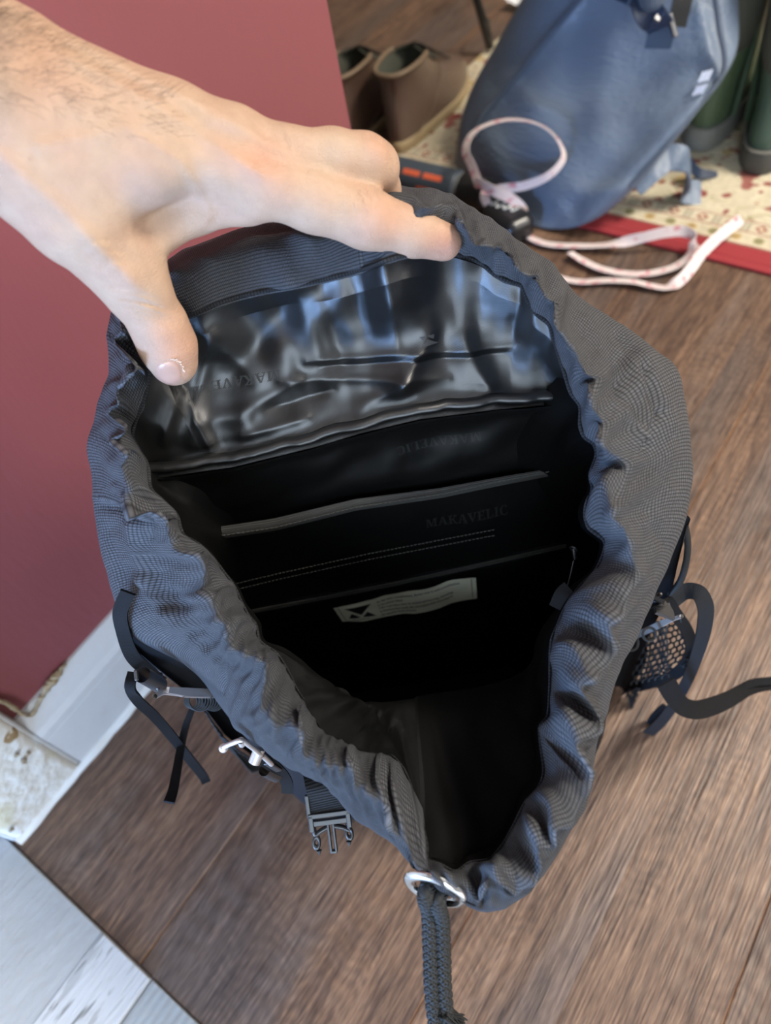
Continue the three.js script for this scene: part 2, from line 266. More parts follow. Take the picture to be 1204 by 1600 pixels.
{ // the rest of the room
  const X0 = -2.62, X1 = 1.9, Z0 = -3.3, Z1 = 1.3, HT = 2.45, T = 0.12;
  const wall = (name, x0, x1, y0, y1, z0, z1, mat = M.plaster) => { const g = box(x1 - x0, y1 - y0, z1 - z0, 0.004, 1); g.translate((x0 + x1) / 2, (y0 + y1) / 2, (z0 + z1) / 2); const m = mesh(name, g, mat); m.userData.kind = 'structure'; return m; };
  wall('wall_far', X0 - T, X1 + T, -0.06, HT, Z0 - T, Z0);
  wall('wall_west', X0 - T, X0, -0.06, HT, Z0, Z1);
  // right wall with a window
  const wr = struct('wall_right'); const part = (x0, x1, y0, y1, z0, z1, mat = M.plaster, n = 'wall_panel', p = wr) => { const g = box(x1 - x0, y1 - y0, z1 - z0, 0.003, 1); g.translate((x0 + x1) / 2, (y0 + y1) / 2, (z0 + z1) / 2); return mesh(n, g, mat, p); };
  const wz0 = WIN.z - WIN.w / 2, wz1 = WIN.z + WIN.w / 2, wy0 = WIN.y - WIN.h / 2, wy1 = WIN.y + WIN.h / 2;
  part(X1, X1 + T, -0.06, HT, Z0, wz0); part(X1, X1 + T, -0.06, HT, wz1, Z1); part(X1, X1 + T, -0.06, wy0, wz0, wz1); part(X1, X1 + T, wy1, HT, wz0, wz1);
  const win = struct('window_1'); part(X1 + 0.03, X1 + 0.08, wy0, wy1, WIN.z - 0.02, WIN.z + 0.02, M.whitePaint, 'window_frame', win);
  part(X1 + 0.03, X1 + 0.08, wy0, wy0 + 0.04, wz0, wz1, M.whitePaint, 'window_frame', win); part(X1 + 0.03, X1 + 0.08, wy1 - 0.04, wy1, wz0, wz1, M.whitePaint, 'window_frame', win);
  const glass = MS({ color: lin(1, 1, 1), transmission: 1, thickness: 0, roughness: 0.02 });
  part(X1 + 0.05, X1 + 0.054, wy0, wy1, wz0, wz1, glass, 'pane', win);
  // front wall with the low pane shaped for the blue light, and an added window
  const wf = struct('wall_front'); const fx0 = LOW_PANE.x - LOW_PANE.w / 2, fx1 = LOW_PANE.x + LOW_PANE.w / 2, fy0 = LOW_PANE.y - LOW_PANE.h / 2, fy1 = LOW_PANE.y + LOW_PANE.h / 2;
  const gx0 = WIN2.x - WIN2.w / 2, gx1 = WIN2.x + WIN2.w / 2, gy0 = WIN2.y - WIN2.h / 2, gy1 = WIN2.y + WIN2.h / 2;
  part(X0, fx0, -0.06, HT, Z1, Z1 + T, M.plaster, 'wall_panel', wf); part(fx1, gx0, -0.06, HT, Z1, Z1 + T, M.plaster, 'wall_panel', wf); part(gx1, X1, -0.06, HT, Z1, Z1 + T, M.plaster, 'wall_panel', wf); part(gx0, gx1, -0.06, gy0, Z1, Z1 + T, M.plaster, 'wall_panel', wf); part(gx0, gx1, gy1, HT, Z1, Z1 + T, M.plaster, 'wall_panel', wf);
  const w2 = struct('added_window_2'); part(gx0, gx1, gy0, gy1, Z1 + 0.05, Z1 + 0.054, glass, 'pane', w2);  // added window, put in for its reflection on the satin
  for (const [a, b, c, d] of [[gx0, gx0 + 0.04, gy0, gy1], [gx1 - 0.04, gx1, gy0, gy1], [gx0, gx1, gy0, gy0 + 0.04], [gx0, gx1, gy1 - 0.04, gy1], [WIN2.x - 0.015, WIN2.x + 0.015, gy0, gy1]]) part(a, b, c, d, Z1 + 0.03, Z1 + 0.075, M.whitePaint, 'window_frame', w2); part(fx0, fx1, fy1, HT, Z1, Z1 + T, M.plaster, 'wall_panel', wf); part(fx0, fx1, -0.06, fy0, Z1, Z1 + T, M.plaster, 'wall_panel', wf);
  const dr = struct('added_low_pane_1'); part(fx0, fx1, fy0, fy1, Z1 + 0.05, Z1 + 0.054, glass, 'pane', dr);  // unseen pane, kept low so the rim shades the right ruffles
  for (const [a, b, c, d] of [[fx0, fx0 + 0.05, fy0, fy1], [fx1 - 0.05, fx1, fy0, fy1], [fx0, fx1, fy0, fy0 + 0.06], [fx0, fx1, fy1 - 0.06, fy1]]) part(a, b, c, d, Z1 + 0.03, Z1 + 0.075, M.whitePaint, 'low_pane_frame', dr);
  wall('wall_entry', WX - 0.12, WX - 0.03, -0.06, HT, SZ, Z1, M.whitePaint);
  const ce = wall('ceiling', X0 - T, X1 + T, HT, HT + 0.1, Z0 - T, Z1 + T, M.ceiling);
  const gr = mesh('ground_outside', new THREE.CircleGeometry(18, 40).rotateX(-Math.PI / 2).translate(0, -0.2, 0), MS({ color: lin(0.2, 0.21, 0.19), roughness: 0.95 })); gr.userData.kind = 'structure';
  const lamp = thing('ceiling_light', 'square white ceiling light panel giving warm light', 'light', [LAMP.x, LAMP.y, LAMP.z]);
  mesh('housing', box(LAMP.w + 0.04, 0.05, LAMP.h + 0.04, 0.006).translate(0, 0.055, 0), M.whitePaint, lamp);
  mesh('diffuser', box(LAMP.w, 0.02, LAMP.h, 0.004).translate(0, 0.02, 0), MS({ color: lin(0.9, 0.9, 0.88), roughness: 0.6, emissive: lin(1, 0.86, 0.66), emissiveIntensity: 2.5 }), lamp);
}

// ------------------------------------------------------------------ the backpack
const pack = thing('backpack', 'open black canvas roll-top backpack with a gathered drawstring collar, held open by a hand', 'backpack');
// outlines of the collar, clockwise from its back: fold, inner edge, widest outer line
const CREST = [[480, 366], [530, 346], [575, 318], [600, 303], [645, 312], [672, 326], [695, 318], [716, 332], [728, 358], [745, 384], [772, 384], [798, 402], [812, 425], [838, 432], [850, 462], [872, 478], [868, 508], [882, 530], [905, 560], [915, 585], [930, 594], [924, 618], [926, 640], [942, 664], [938, 690], [950, 706], [978, 730], [970, 760], [962, 784], [957, 808], [976, 832], [985, 860], [993, 893], [991, 915], [980, 937], [968, 960], [950, 978], [958, 1012], [952, 1032], [930, 1055], [908, 1078], [924, 1105], [938, 1130], [925, 1150], [900, 1165], [908, 1185], [922, 1206], [918, 1234], [908, 1262], [896, 1283], [866, 1296], [868, 1322], [840, 1334], [842, 1354], [810, 1394], [788, 1381], [768, 1368], [754, 1386], [748, 1412], [716, 1392], [680, 1370], [645, 1348], [638, 1325], [620, 1302], [607, 1285], [603, 1262], [585, 1244], [556, 1226], [549, 1200], [520, 1196], [490, 1190], [471, 1168], [471, 1140], [442, 1135], [415, 1112], [408, 1085], [416, 1056], [411, 1035], [385, 1022], [357, 1006], [353, 985], [336, 956], [330, 935], [313, 921], [322, 895], [312, 868], [286, 862], [265, 846], [262, 815], [238, 800], [211, 812], [204, 790], [199, 760], [189, 730], [200, 710], [179, 690], [196, 670], [170, 647], [186, 630], [182, 613], [202, 590], [212, 570], [196, 552], [181, 538], [191, 516], [187, 497], [200, 478], [232, 452], [270, 426], [300, 405], [350, 385], [400, 371], [440, 366]];
const INNER = [[480, 440], [560, 420], [640, 395], [690, 392], [728, 400], [749, 408], [775, 428], [795, 437], [812, 442], [822, 462], [832, 482], [858, 506], [866, 530], [872, 550], [883, 585], [891, 610], [907, 637], [906, 660], [912, 679], [930, 695], [932, 708], [922, 742], [926, 762], [917, 782], [914, 800], [919, 821], [946, 847], [934, 885], [905, 917], [885, 945], [872, 975], [862, 1000], [860, 1030], [860, 1052], [857, 1115], [843, 1140], [846, 1170], [850, 1202], [845, 1224], [821, 1254], [800, 1295], [782, 1325], [762, 1344], [735, 1348], [710, 1362], [690, 1352], [664, 1338], [666, 1315], [664, 1290], [660, 1265], [648, 1240], [639, 1220], [625, 1195], [608, 1180], [573, 1176], [540, 1160], [507, 1145], [490, 1120], [477, 1100], [460, 1073], [448, 1047], [430, 1020], [404, 1000], [398, 975], [387, 961], [376, 940], [366, 918], [346, 890], [338, 879], [310, 850], [285, 834], [275, 804], [252, 780], [233, 760], [230, 727], [215, 700], [206, 677], [215, 645], [226, 615], [232, 585], [235, 555], [226, 530], [222, 510], [240, 500], [295, 490], [345, 470], [400, 455]];
const OUTER = [[480, 350], [540, 322], [592, 292], [650, 300], [700, 308], [735, 332], [780, 360], [828, 398], [858, 420], [904, 466], [945, 492], [975, 514], [1009, 540], [1030, 556], [1054, 573], [1070, 616], [1081, 690], [1083, 729], [1078, 782], [1068, 825], [1048, 880], [1018, 940], [990, 1000], [960, 1062], [950, 1110], [934, 1165], [925, 1215], [912, 1262], [890, 1305], [862, 1350], [815, 1402], [752, 1423], [722, 1412], [690, 1392], [652, 1362], [609, 1318], [549, 1273], [477, 1214], [418, 1178], [379, 1152], [358, 1128], [345, 1085], [280, 1026], [213, 994], [186, 950], [173, 902], [160, 859], [154, 808], [149, 745], [141, 705], [149, 665], [164, 615], [178, 582], [174, 545], [176, 502], [190, 470], [228, 438], [270, 410], [300, 392], [350, 372], [400, 357], [440, 350]];
const ang = (x, y) => { let a = Math.atan2((y - 850) * 0.62, x - 565) + Math.PI / 2; a = (a + 4 * Math.PI) % (2 * Math.PI); return a / (2 * Math.PI); };
function loop(list) {                                        // closed monotone interpolation of a traced outline by angle
  const a = list.map(([x, y]) => [ang(x, y), x, y]);
  let off = 0; const q = []; let prev = -1;
  let start = a.reduce((m, p, i) => (p[0] < a[m][0] ? i : m), 0);
  for (let k = 0; k < a.length; k++) { const p = a[(start + k) % a.length]; q.push([Math.max(p[0], prev + 0.0004), p[1], p[2]]); prev = q[q.length - 1][0]; }
  const n = q.length, ext = [[q[n - 2][0] - 1, q[n - 2][1], q[n - 2][2]], [q[n - 1][0] - 1, q[n - 1][1], q[n - 1][2]], ...q, [q[0][0] + 1, q[0][1], q[0][2]], [q[1][0] + 1, q[1][1], q[1][2]]];
  const m = (i, k) => { const s0 = (ext[i][k] - ext[i - 1][k]) / (ext[i][0] - ext[i - 1][0]), s1 = (ext[i + 1][k] - ext[i][k]) / (ext[i + 1][0] - ext[i][0]); if (s0 * s1 <= 0) return 0; return 2 * s0 * s1 / (s0 + s1); };
  return (s) => {
    s = ((s % 1) + 1) % 1; let i = 1; while (i < ext.length - 2 && ext[i + 1][0] <= s) i++;
    i = clamp(i, 1, ext.length - 3);
    const h = ext[i + 1][0] - ext[i][0], t = clamp((s - ext[i][0]) / h, 0, 1), t2 = t * t, t3 = t2 * t;
    return [1, 2].map((k) => (2 * t3 - 3 * t2 + 1) * ext[i][k] + (t3 - 2 * t2 + t) * h * m(i, k) + (-2 * t3 + 3 * t2) * ext[i + 1][k] + (t3 - t2) * h * m(i + 1, k));
  };
}
function table(rows) {                                       // smooth closed table over the angle, rows [x, y, value ...]
  const q = rows.map(([x, y, ...v]) => [ang(x, y), ...v]).sort((a, b) => a[0] - b[0]); const n = q.length;
  return (s, c = 0) => { s = ((s % 1) + 1) % 1; let i = 0; while (i < n && q[i][0] <= s) i++; const g = (k) => { const w = Math.floor(k / n), p = q[((k % n) + n) % n]; return [p[0] + w, p[1 + c]]; };
    const [p0, p1, p2, p3] = [g(i - 2), g(i - 1), g(i), g(i + 1)], h = p2[0] - p1[0], t = (s - p1[0]) / h, m1 = (p2[1] - p0[1]) / (p2[0] - p0[0]) * h, m2 = (p3[1] - p1[1]) / (p3[0] - p1[0]) * h, t2 = t * t, t3 = t2 * t;
    return (2 * t3 - 3 * t2 + 1) * p1[1] + (t3 - 2 * t2 + t) * m1 + (-2 * t3 + 3 * t2) * p2[1] + (t3 - t2) * m2; };
}
// per direction: height of the fold, drop to the inner edge, drop to the outer line
const HT = table([[470, 366, 0.468, 0.014, 0.030], [560, 330, 0.472, 0.015, 0.028], [300, 405, 0.466, 0.016, 0.030], [195, 490, 0.462, 0.022, 0.028], [182, 600, 0.445, 0.024, 0.030], [180, 690, 0.428, 0.024, 0.036], [208, 800, 0.412, 0.022, 0.060], [315, 920, 0.392, 0.022, 0.080], [411, 1060, 0.372, 0.020, 0.050], [549, 1210, 0.352, 0.020, 0.030], [645, 1340, 0.332, 0.016, 0.018], [750, 1400, 0.322, 0.012, 0.014], [866, 1310, 0.338, 0.016, 0.022], [915, 1200, 0.352, 0.022, 0.030], [930, 1100, 0.362, 0.024, 0.035], [970, 950, 0.378, 0.024, 0.045], [970, 790, 0.400, 0.024, 0.055], [930, 640, 0.424, 0.022, 0.050], [860, 480, 0.448, 0.020, 0.040], [740, 375, 0.468, 0.018, 0.026], [610, 304, 0.486, 0.018, 0.026]]);
const cF = loop(CREST), iF = loop(INNER), oF = loop(OUTER);
// how far the fold sways outwards at a direction, against its own running mean (photo px)
const SWAY = (() => { const n = 720, r = Array.from({ length: n }, (_, i) => { const [x, y] = cF(i / n); return Math.hypot(x - 565, (y - 850)); }); const o = r.map((v, i) => { let m = 0; for (let k = -14; k <= 14; k++) m += r[(i + k + n) % n]; return v - m / 29; }); return (s) => { const t = (((s % 1) + 1) % 1) * n, i = Math.floor(t), f = t - i; return clamp(lerp(o[i % n], o[(i + 1) % n], f), -14, 14); }; })();
const crestP = (s) => { const [x, y] = cF(s); return at(x, y, HT(s, 0) + 0.002 * N3(s * 46, 2.2, 1) - 0.00042 * SWAY(s)); };
const innerP = (s) => { const [x, y] = iF(s); return at(x, y, HT(s, 0) - HT(s, 1) + 0.003 * N3(s * 40, 7.2, 1)); };
const outerP = (s) => { const [x, y] = oF(s); return at(x, y, HT(s, 0) - HT(s, 2)); };
// the pack's box below the collar
const BC = { u: -0.024, v: -0.222, hu: 0.134, hv: 0.066 };
function boxRing(s, h, grow = 0) {
  const [x, y] = oF(s), p = at(x, y, 0.3), du = p.dot(BU) - BC.u, dv = p.dot(BV) - BC.v, a = Math.atan2(dv / BC.hv, du / BC.hu), c = Math.cos(a), d = Math.sin(a), e = 3.0;
  const r = 1 / Math.pow(Math.abs(c) ** e + Math.abs(d) ** e, 1 / e);
  return uvh(BC.u + c * r * (BC.hu + grow), BC.v + d * r * (BC.hv + grow), h);
}
const ROWS = (s) => {                                        // section through the cloth: inner edge, over the fold, down the outside
  const I = innerP(s), C = crestP(s), O = outerP(s);
  const il = I.clone().add(V3(0, -0.006, 0));
  const a = I.clone().lerp(C, 0.5).add(V3(0, 0.0062 - 0.00030 * SWAY(s + 0.003) + 0.0003 * SWAY(s - 0.006), 0));
  const b = C.clone().lerp(O, 0.30).add(V3(0, HT(s, 2) * 0.02 - 0.001, 0));
  const c = C.clone().lerp(O, 0.66).add(V3(0, HT(s, 2) * 0.10, 0));
  const B = boxRing(s, 0.25);
  const fw = clamp((Math.hypot(O.x - B.x, O.z - B.z) - 0.04) / 0.06, 0, 1), d = O.clone().lerp(B, 0.35 - 0.22 * fw); d.y = O.y - (O.y - 0.25) * (0.42 + 0.4 * fw);
  return [il, I, a, C, b, c, O, d, B, boxRing(s, 0.12, 0.003), boxRing(s, 0.02, 0.001), boxRing(s, 0.004, -0.012)];
};
const rowCache = new Map();
const colAt = (s) => { const k = Math.round(((s % 1) + 1) % 1 * 100000); if (!rowCache.has(k)) rowCache.set(k, new THREE.CatmullRomCurve3(ROWS(s), false, 'centripetal')); return rowCache.get(k); };
const cutOf = (r) => r / 11;                                 // row number -> curve parameter
// ruffles of the gathered channel, stronger near the fold, dying out below
function ruffle(s, t) {
  const r = t * 11, A = Math.exp(-(((r - 3.2) / 2.2) ** 2)), ph = s * 62 + 2.3 * N3(s * 9, 1.1, 1) + 0.5 * (r - 3);
  const w = Math.sin(ph * 2 * Math.PI), w2 = Math.sin((s * 101 + 1.5 * N3(s * 14, 5, 2) - 0.35 * r) * 2 * Math.PI);
  const calm = 0.12 + 0.88 * sstep(0.06, 0.11, Math.min((s + 0.035) % 1, 1 - (s + 0.035) % 1));
  return calm * (A * (0.0011 * (w > 0 ? w : w * 0.7) + 0.0004 * w2 + 0.0014 * N3(s * 60, r * 0.9, 3)) + 0.0022 * Math.exp(-(((r - 5.8) / 1.7) ** 2)) * N3(s * 30, r * 0.5, 8)) + 0.0010 * sstep(5.5, 7, r) * N3(s * 20, r * 0.9, 4) + (1 - calm) * 0.0034 * N3(s * 34, r * 0.8, 6) * sstep(0.5, 1, r);
}
const perim = (() => { let L = 0, p = crestP(0); for (let i = 1; i <= 300; i++) { const q = crestP(i / 300); L += q.distanceTo(p); p = q; } return L; })();
// pleats and soft folds on the outside of the collar: [x0, y0, x1, y1, half width (photo px), height (m)]
const PLEATS = [[968, 522, 1004, 580, 7, -0.0022], [1004, 580, 1024, 648, 7, -0.0026], [1024, 648, 1004, 694, 7, -0.0026], [1004, 694, 984, 740, 7, -0.0020], [990, 560, 1006, 650, 16, 0.0030], [1012, 560, 1050, 660, 14, 0.0018], [962, 600, 968, 634, 6, -0.0022], [966, 634, 1000, 684, 7, 0.0026], [1000, 684, 986, 726, 8, 0.0022], [1040, 660, 1052, 800, 16, 0.0012], [1010, 800, 1040, 850, 9, -0.0014], [205, 820, 225, 905, 10, 0.0026], [225, 905, 262, 960, 11, 0.0024], [170, 830, 195, 905, 9, -0.0016], [240, 900, 330, 985, 10, -0.0018], [262, 960, 340, 1030, 12, 0.0022], [240, 800, 236, 838, 7, -0.0024], [160, 790, 225, 800, 6, -0.0018], [180, 760, 236, 792, 7, 0.0018], [352, 1030, 346, 1082, 3, -0.0016], [300, 985, 352, 1036, 5, -0.0016], [400, 1120, 470, 1180, 10, 0.0022], [500, 1230, 560, 1262, 9, -0.0016]];
const pleatAt = (x, y) => { let d = 0; for (const [x0, y0, x1, y1, w, h] of PLEATS) { const dx = x1 - x0, dy = y1 - y0, t = ((x - x0) * dx + (y - y0) * dy) / (dx * dx + dy * dy), tc = clamp(t, 0, 1), e = Math.hypot(x - x0 - dx * tc, y - y0 - dy * tc); if (e < w * 3) d += h * Math.exp(-((e / w) ** 2)); } return d; };
function cloth(ns, r0, r1, nv, off = 0) {
  const base = (s, t) => colAt(s).getPoint(clamp(t, 0, 1));
  const cols = Array.from({ length: ns + 1 }, (_, i) => i % ns / ns);
  const P = cols.map((s) => Array.from({ length: nv + 1 }, (_, j) => base(s, lerp(cutOf(r0), cutOf(r1), j / nv))));
  // smoothed copies for the normals
  const nrm = (i, j) => { const a = P[(i + 3) % ns][j], b = P[(i - 3 + ns) % ns][j], c = P[i][Math.min(j + 1, nv)], d = P[i][Math.max(j - 1, 0)]; return a.clone().sub(b).cross(c.clone().sub(d)).normalize(); };
  const lenV = P[0].map(() => 0); for (let j = 1; j <= nv; j++) { let m = 0; for (let i = 0; i < ns; i += 8) m += P[i][j].distanceTo(P[i][j - 1]); lenV[j] = lenV[j - 1] + m / (ns / 8); }
  return grid(ns, nv, (a, b, i, j) => { i %= ns; const t = lerp(cutOf(r0), cutOf(r1), b), n = nrm(i, j); const q = project(P[i][j]), pl = r1 < 9 ? pleatAt(q[0], q[1]) * sstep(3.3, 4.0, t * 11) : 0; return P[i][j].clone().addScaledVector(n, ruffle(cols[i], t) + pl + off); }, { closeU: true, flip: true, uvs: (a, b) => [a * Math.round(perim * 1.25 / 0.014) * 0.014, lenV[Math.round(b * nv)]] });
}
mesh('drawstring_collar', cloth(1100, 0.5, 5.2, 56), M.canvas, pack, { label: 'gathered canvas drawstring collar with ruffles' });
mesh('canvas_body', cloth(700, 5.2, 8.2, 40), M.canvas, pack, { label: 'black canvas outer body flaring under the collar' });
mesh('lower_body', cloth(300, 8.2, 11, 30), M.nylon, pack, { label: 'black nylon lower body' });
{ const ring = Array.from({ length: 80 }, (_, i) => boxRing(i / 80, 0.004, -0.011)); const c = uvh(BC.u, BC.v, 0.004); mesh('base_panel', grid(80, 6, (a, b) => ring[Math.round(a * 80) % 80].clone().lerp(c, b)), M.nylon, pack); }
// stitched seams on the outside of the collar
const surfPt = (s, r, lift = 0.001) => { const t = cutOf(r), e = 0.0015, p = colAt(s).getPoint(t), a = colAt(s + e).getPoint(t), b = colAt(s - e).getPoint(t), c = colAt(s).getPoint(t + 0.003), d = colAt(s).getPoint(t - 0.003); const n = a.sub(b).cross(c.sub(d)).normalize(); return p.addScaledVector(n, ruffle(s, t) + lift); };

// ---- inside
const VB = -0.28;                                            // the back panel stands in this plane
const slitPx = [[218, 731], [234, 730], [309, 719], [359, 712], [416, 698], [487, 680], [559, 658], [653, 636], [768, 621], [863, 613], [912, 606]];
const polyAt = (list) => { const c = []; let L = 0; c.push(0); for (let i = 1; i < list.length; i++) { L += Math.hypot(list[i][0] - list[i - 1][0], list[i][1] - list[i - 1][1]); c.push(L); } return (t) => { const q = t * L; let i = 1; while (i < list.length - 1 && c[i] < q) i++; const k = (q - c[i - 1]) / (c[i] - c[i - 1]); return [lerp(list[i - 1][0], list[i][0], k), lerp(list[i - 1][1], list[i][1], k)]; }; };
const slit = polyAt(slitPx);
const sL = ang(212, 690), sR = 1 + ang(886, 590);            // the back lining spans these directions, through the back
const backTop = (a) => innerP(sL + (sR - sL) * a);
const topArc = (() => { const n = 200, q = [0]; for (let i = 1; i <= n; i++) q.push(q[i - 1] + backTop(i / n).distanceTo(backTop((i - 1) / n))); return (t) => { const L = q[n] * t; let i = 1; while (i < n && q[i] < L) i++; return (i - 1 + (L - q[i - 1]) / (q[i] - q[i - 1])) / n; }; })();
// folds of the satin: [x0, y0, x1, y1, half width (photo px), height (m)] measured on the photograph
const FOLDS = [[300, 500, 400, 590, 16, 0.004], [330, 520, 300, 690, 12, 0.004], [300, 560, 255, 690, 11, 0.006], [560, 425, 400, 600, 26, 0.006], [470, 450, 360, 590, 20, -0.005], [640, 420, 560, 560, 30, 0.005], [690, 470, 730, 600, 22, 0.004], [670, 520, 620, 610, 13, 0.006], [720, 520, 770, 620, 14, 0.005], [480, 560, 800, 540, 6, 0.0025], [500, 572, 790, 552, 5, -0.002], [440, 590, 700, 590, 7, 0.0022], [640, 590, 560, 640, 12, 0.0045], [380, 640, 470, 590, 12, 0.004], [310, 650, 390, 650, 14, 0.004], [760, 420, 880, 560, 26, 0.006], [800, 500, 860, 590, 20, -0.004], [500, 470, 560, 520, 18, 0.003], [600, 470, 680, 510, 16, 0.003], [380, 680, 480, 650, 9, 0.004], [420, 640, 520, 610, 8, -0.003], [300, 610, 330, 700, 10, 0.004]];
function foldAt(x, y) {
  let d = 0; for (let [x0, y0, x1, y1, w, h] of FOLDS) { w *= 1.5; h *= 0.8; const dx = x1 - x0, dy = y1 - y0, L2 = dx * dx + dy * dy, t = ((x - x0) * dx + (y - y0) * dy) / L2, tc = clamp(t, 0, 1), e = Math.hypot(x - x0 - dx * tc, y - y0 - dy * tc), end = Math.exp(-((Math.max(0, Math.abs(t - 0.5) - 0.3) / 0.28) ** 2)); if (e < w * 3) d += h * end / (1 + (e / w) ** 2 * 1.6) * Math.exp(-((e / (2.1 * w)) ** 4)); }
  return d + 0.0030 * N3(x / 120, y / 70, 1.4) + 0.0003 * N3(x / 40, y / 22, 2.8);
}
const satin = (() => { // woven marks on the lining, upside down as the cloth hangs
  const W = 2048, Hh = 1024, cv = document.createElement('canvas'); cv.width = W; cv.height = Hh; const g = cv.getContext('2d');
  g.fillStyle = '#808080'; g.fillRect(0, 0, W, Hh);
  const word = (x, y, rot, size, shade) => { g.save(); g.translate(x * W, y * Hh); g.rotate(rot); g.fillStyle = shade; g.font = `bold ${size}px serif`; g.textAlign = 'center'; g.scale(1.15, 1); g.fillText('M A K A V E L I C', 0, 0); g.restore(); };
  const mark = (x, y, s, shade, rot = Math.PI) => { g.save(); g.translate(x * W, y * Hh); g.rotate(rot); g.fillStyle = shade; for (const p of [[[-1, -0.8], [1, -0.8], [0.1, 0.25]], [[-0.9, 0.8], [-0.62, 0.05], [0, 0.8]], [[0.1, 0.8], [0.62, 0.05], [0.95, 0.8]]]) { g.beginPath(); p.forEach(([a, b], i) => (i ? g.lineTo(a * s, b * s) : g.moveTo(a * s, b * s))); g.closePath(); g.fill(); } g.restore(); };
  return { cv, word, mark };
})();
{ // upper back lining: wrinkled satin between the collar's inner edge and the slit above the pocket
  const NU = 420, NV = 210, bot = (a) => { const [x, y] = slit(a); return onV(x, y - 3, VB + 0.002).add(V3(0, -0.004, 0)); };
  const base = (a, b) => { const T = backTop(topArc(a)).add(V3(0, -0.003, 0)), B = bot(a); const p = T.lerp(B, b); const sag = 0.014 * Math.sin(Math.PI * b) * Math.sin(Math.PI * clamp(a, 0, 1)); return p.addScaledVector(BV, -sag); };
  const P = Array.from({ length: NV + 1 }, (_, j) => Array.from({ length: NU + 1 }, (_, i) => base(i / NU, j / NV)));
  const nr = V3(0, 0.42, 0).addScaledVector(BV, 0.9).normalize();
  const geo = grid(NU, NV, (a, b, i, j) => { const p = P[j][i], [x, y] = project(p); const edge = Math.min(1, b * 7, (1 - b) * 6 + 0.25) * Math.min(1, a * 12, (1 - a) * 12); const roll = 0.007 * Math.exp(-(((1 - b) / 0.05) ** 2)); return p.clone().addScaledVector(nr, foldAt(x, y) * edge + roll).add(V3(0, -roll * 0.5, 0)); });
  const find = (x, y) => { let best = 1e9, r = [0.5, 0.5]; for (let j = 0; j <= NV; j += 3) for (let i = 0; i <= NU; i += 3) { const q = project(P[j][i]), e = (q[0] - x) ** 2 + (q[1] - y) ** 2; if (e < best) { best = e; r = [i / NU, j / NV]; } } return r; };
  const draw = (shade) => { const W = 2048, Hh = 1024, cv = document.createElement('canvas'); cv.width = W; cv.height = Hh; const g = cv.getContext('2d'); g.fillStyle = '#5a5a5a'; g.fillRect(0, 0, W, Hh);
    const put = (x0, y0, x1, y1, text, h) => { const [a0, b0] = find(x0, y0), [a1, b1] = find(x1, y1); g.save(); g.translate((a0 + a1) / 2 * W, (b0 + b1) / 2 * Hh); g.rotate(Math.atan2((b1 - b0) * Hh, (a1 - a0) * W)); g.fillStyle = shade; g.font = `bold 100px serif`; g.textAlign = 'center'; const w = g.measureText(text).width, len = Math.hypot((a1 - a0) * W, (b1 - b0) * Hh); g.scale(len / w, h / 70); g.fillText(text, 0, 0); g.restore(); };
    put(441, 572, 292, 608, 'MAKAVELIC', 60);
    const [a, b] = find(667, 527), s = 38; g.save(); g.translate(a * W, b * Hh); g.rotate(Math.PI - 0.15); g.fillStyle = shade; for (const p of [[[-1, -0.8], [1, -0.8], [0.1, 0.25]], [[-0.9, 0.8], [-0.62, 0.05], [0, 0.8]], [[0.1, 0.8], [0.62, 0.05], [0.95, 0.8]]]) { g.beginPath(); p.forEach(([x, y], i) => (i ? g.lineTo(x * s, y * s) : g.moveTo(x * s, y * s))); g.closePath(); g.fill(); } g.restore();
    return cv; };
  const tex = (shade, srgb) => { const t = new THREE.CanvasTexture(draw(shade)); t.magFilter = THREE.LinearFilter; t.flipY = false; if (srgb) t.colorSpace = THREE.SRGBColorSpace; return t; };
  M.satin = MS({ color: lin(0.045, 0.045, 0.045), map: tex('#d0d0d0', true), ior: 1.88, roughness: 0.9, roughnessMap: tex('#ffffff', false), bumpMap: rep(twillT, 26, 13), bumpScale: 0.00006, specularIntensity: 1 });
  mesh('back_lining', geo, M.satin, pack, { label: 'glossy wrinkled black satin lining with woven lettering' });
}
const strip = (name, pxTop, pxBot, v0, v1, nu, nv, mat, bulge = 0, lab) => { const T = polyAt(pxTop), B = polyAt(pxBot); return mesh(name, grid(nu, nv, (a, b) => { const [x0, y0] = T(a), [x1, y1] = B(a); const p = onV(x0, y0, v0).lerp(onV(x1, y1, v1), b); return p.addScaledVector(BV, bulge * Math.sqrt(Math.max(0, 1 - (2 * b - 1) ** 2))); }, { uvs: (a, b) => [a * 0.3, b * 0.02] }), mat, pack, lab ? { label: lab } : {}); };
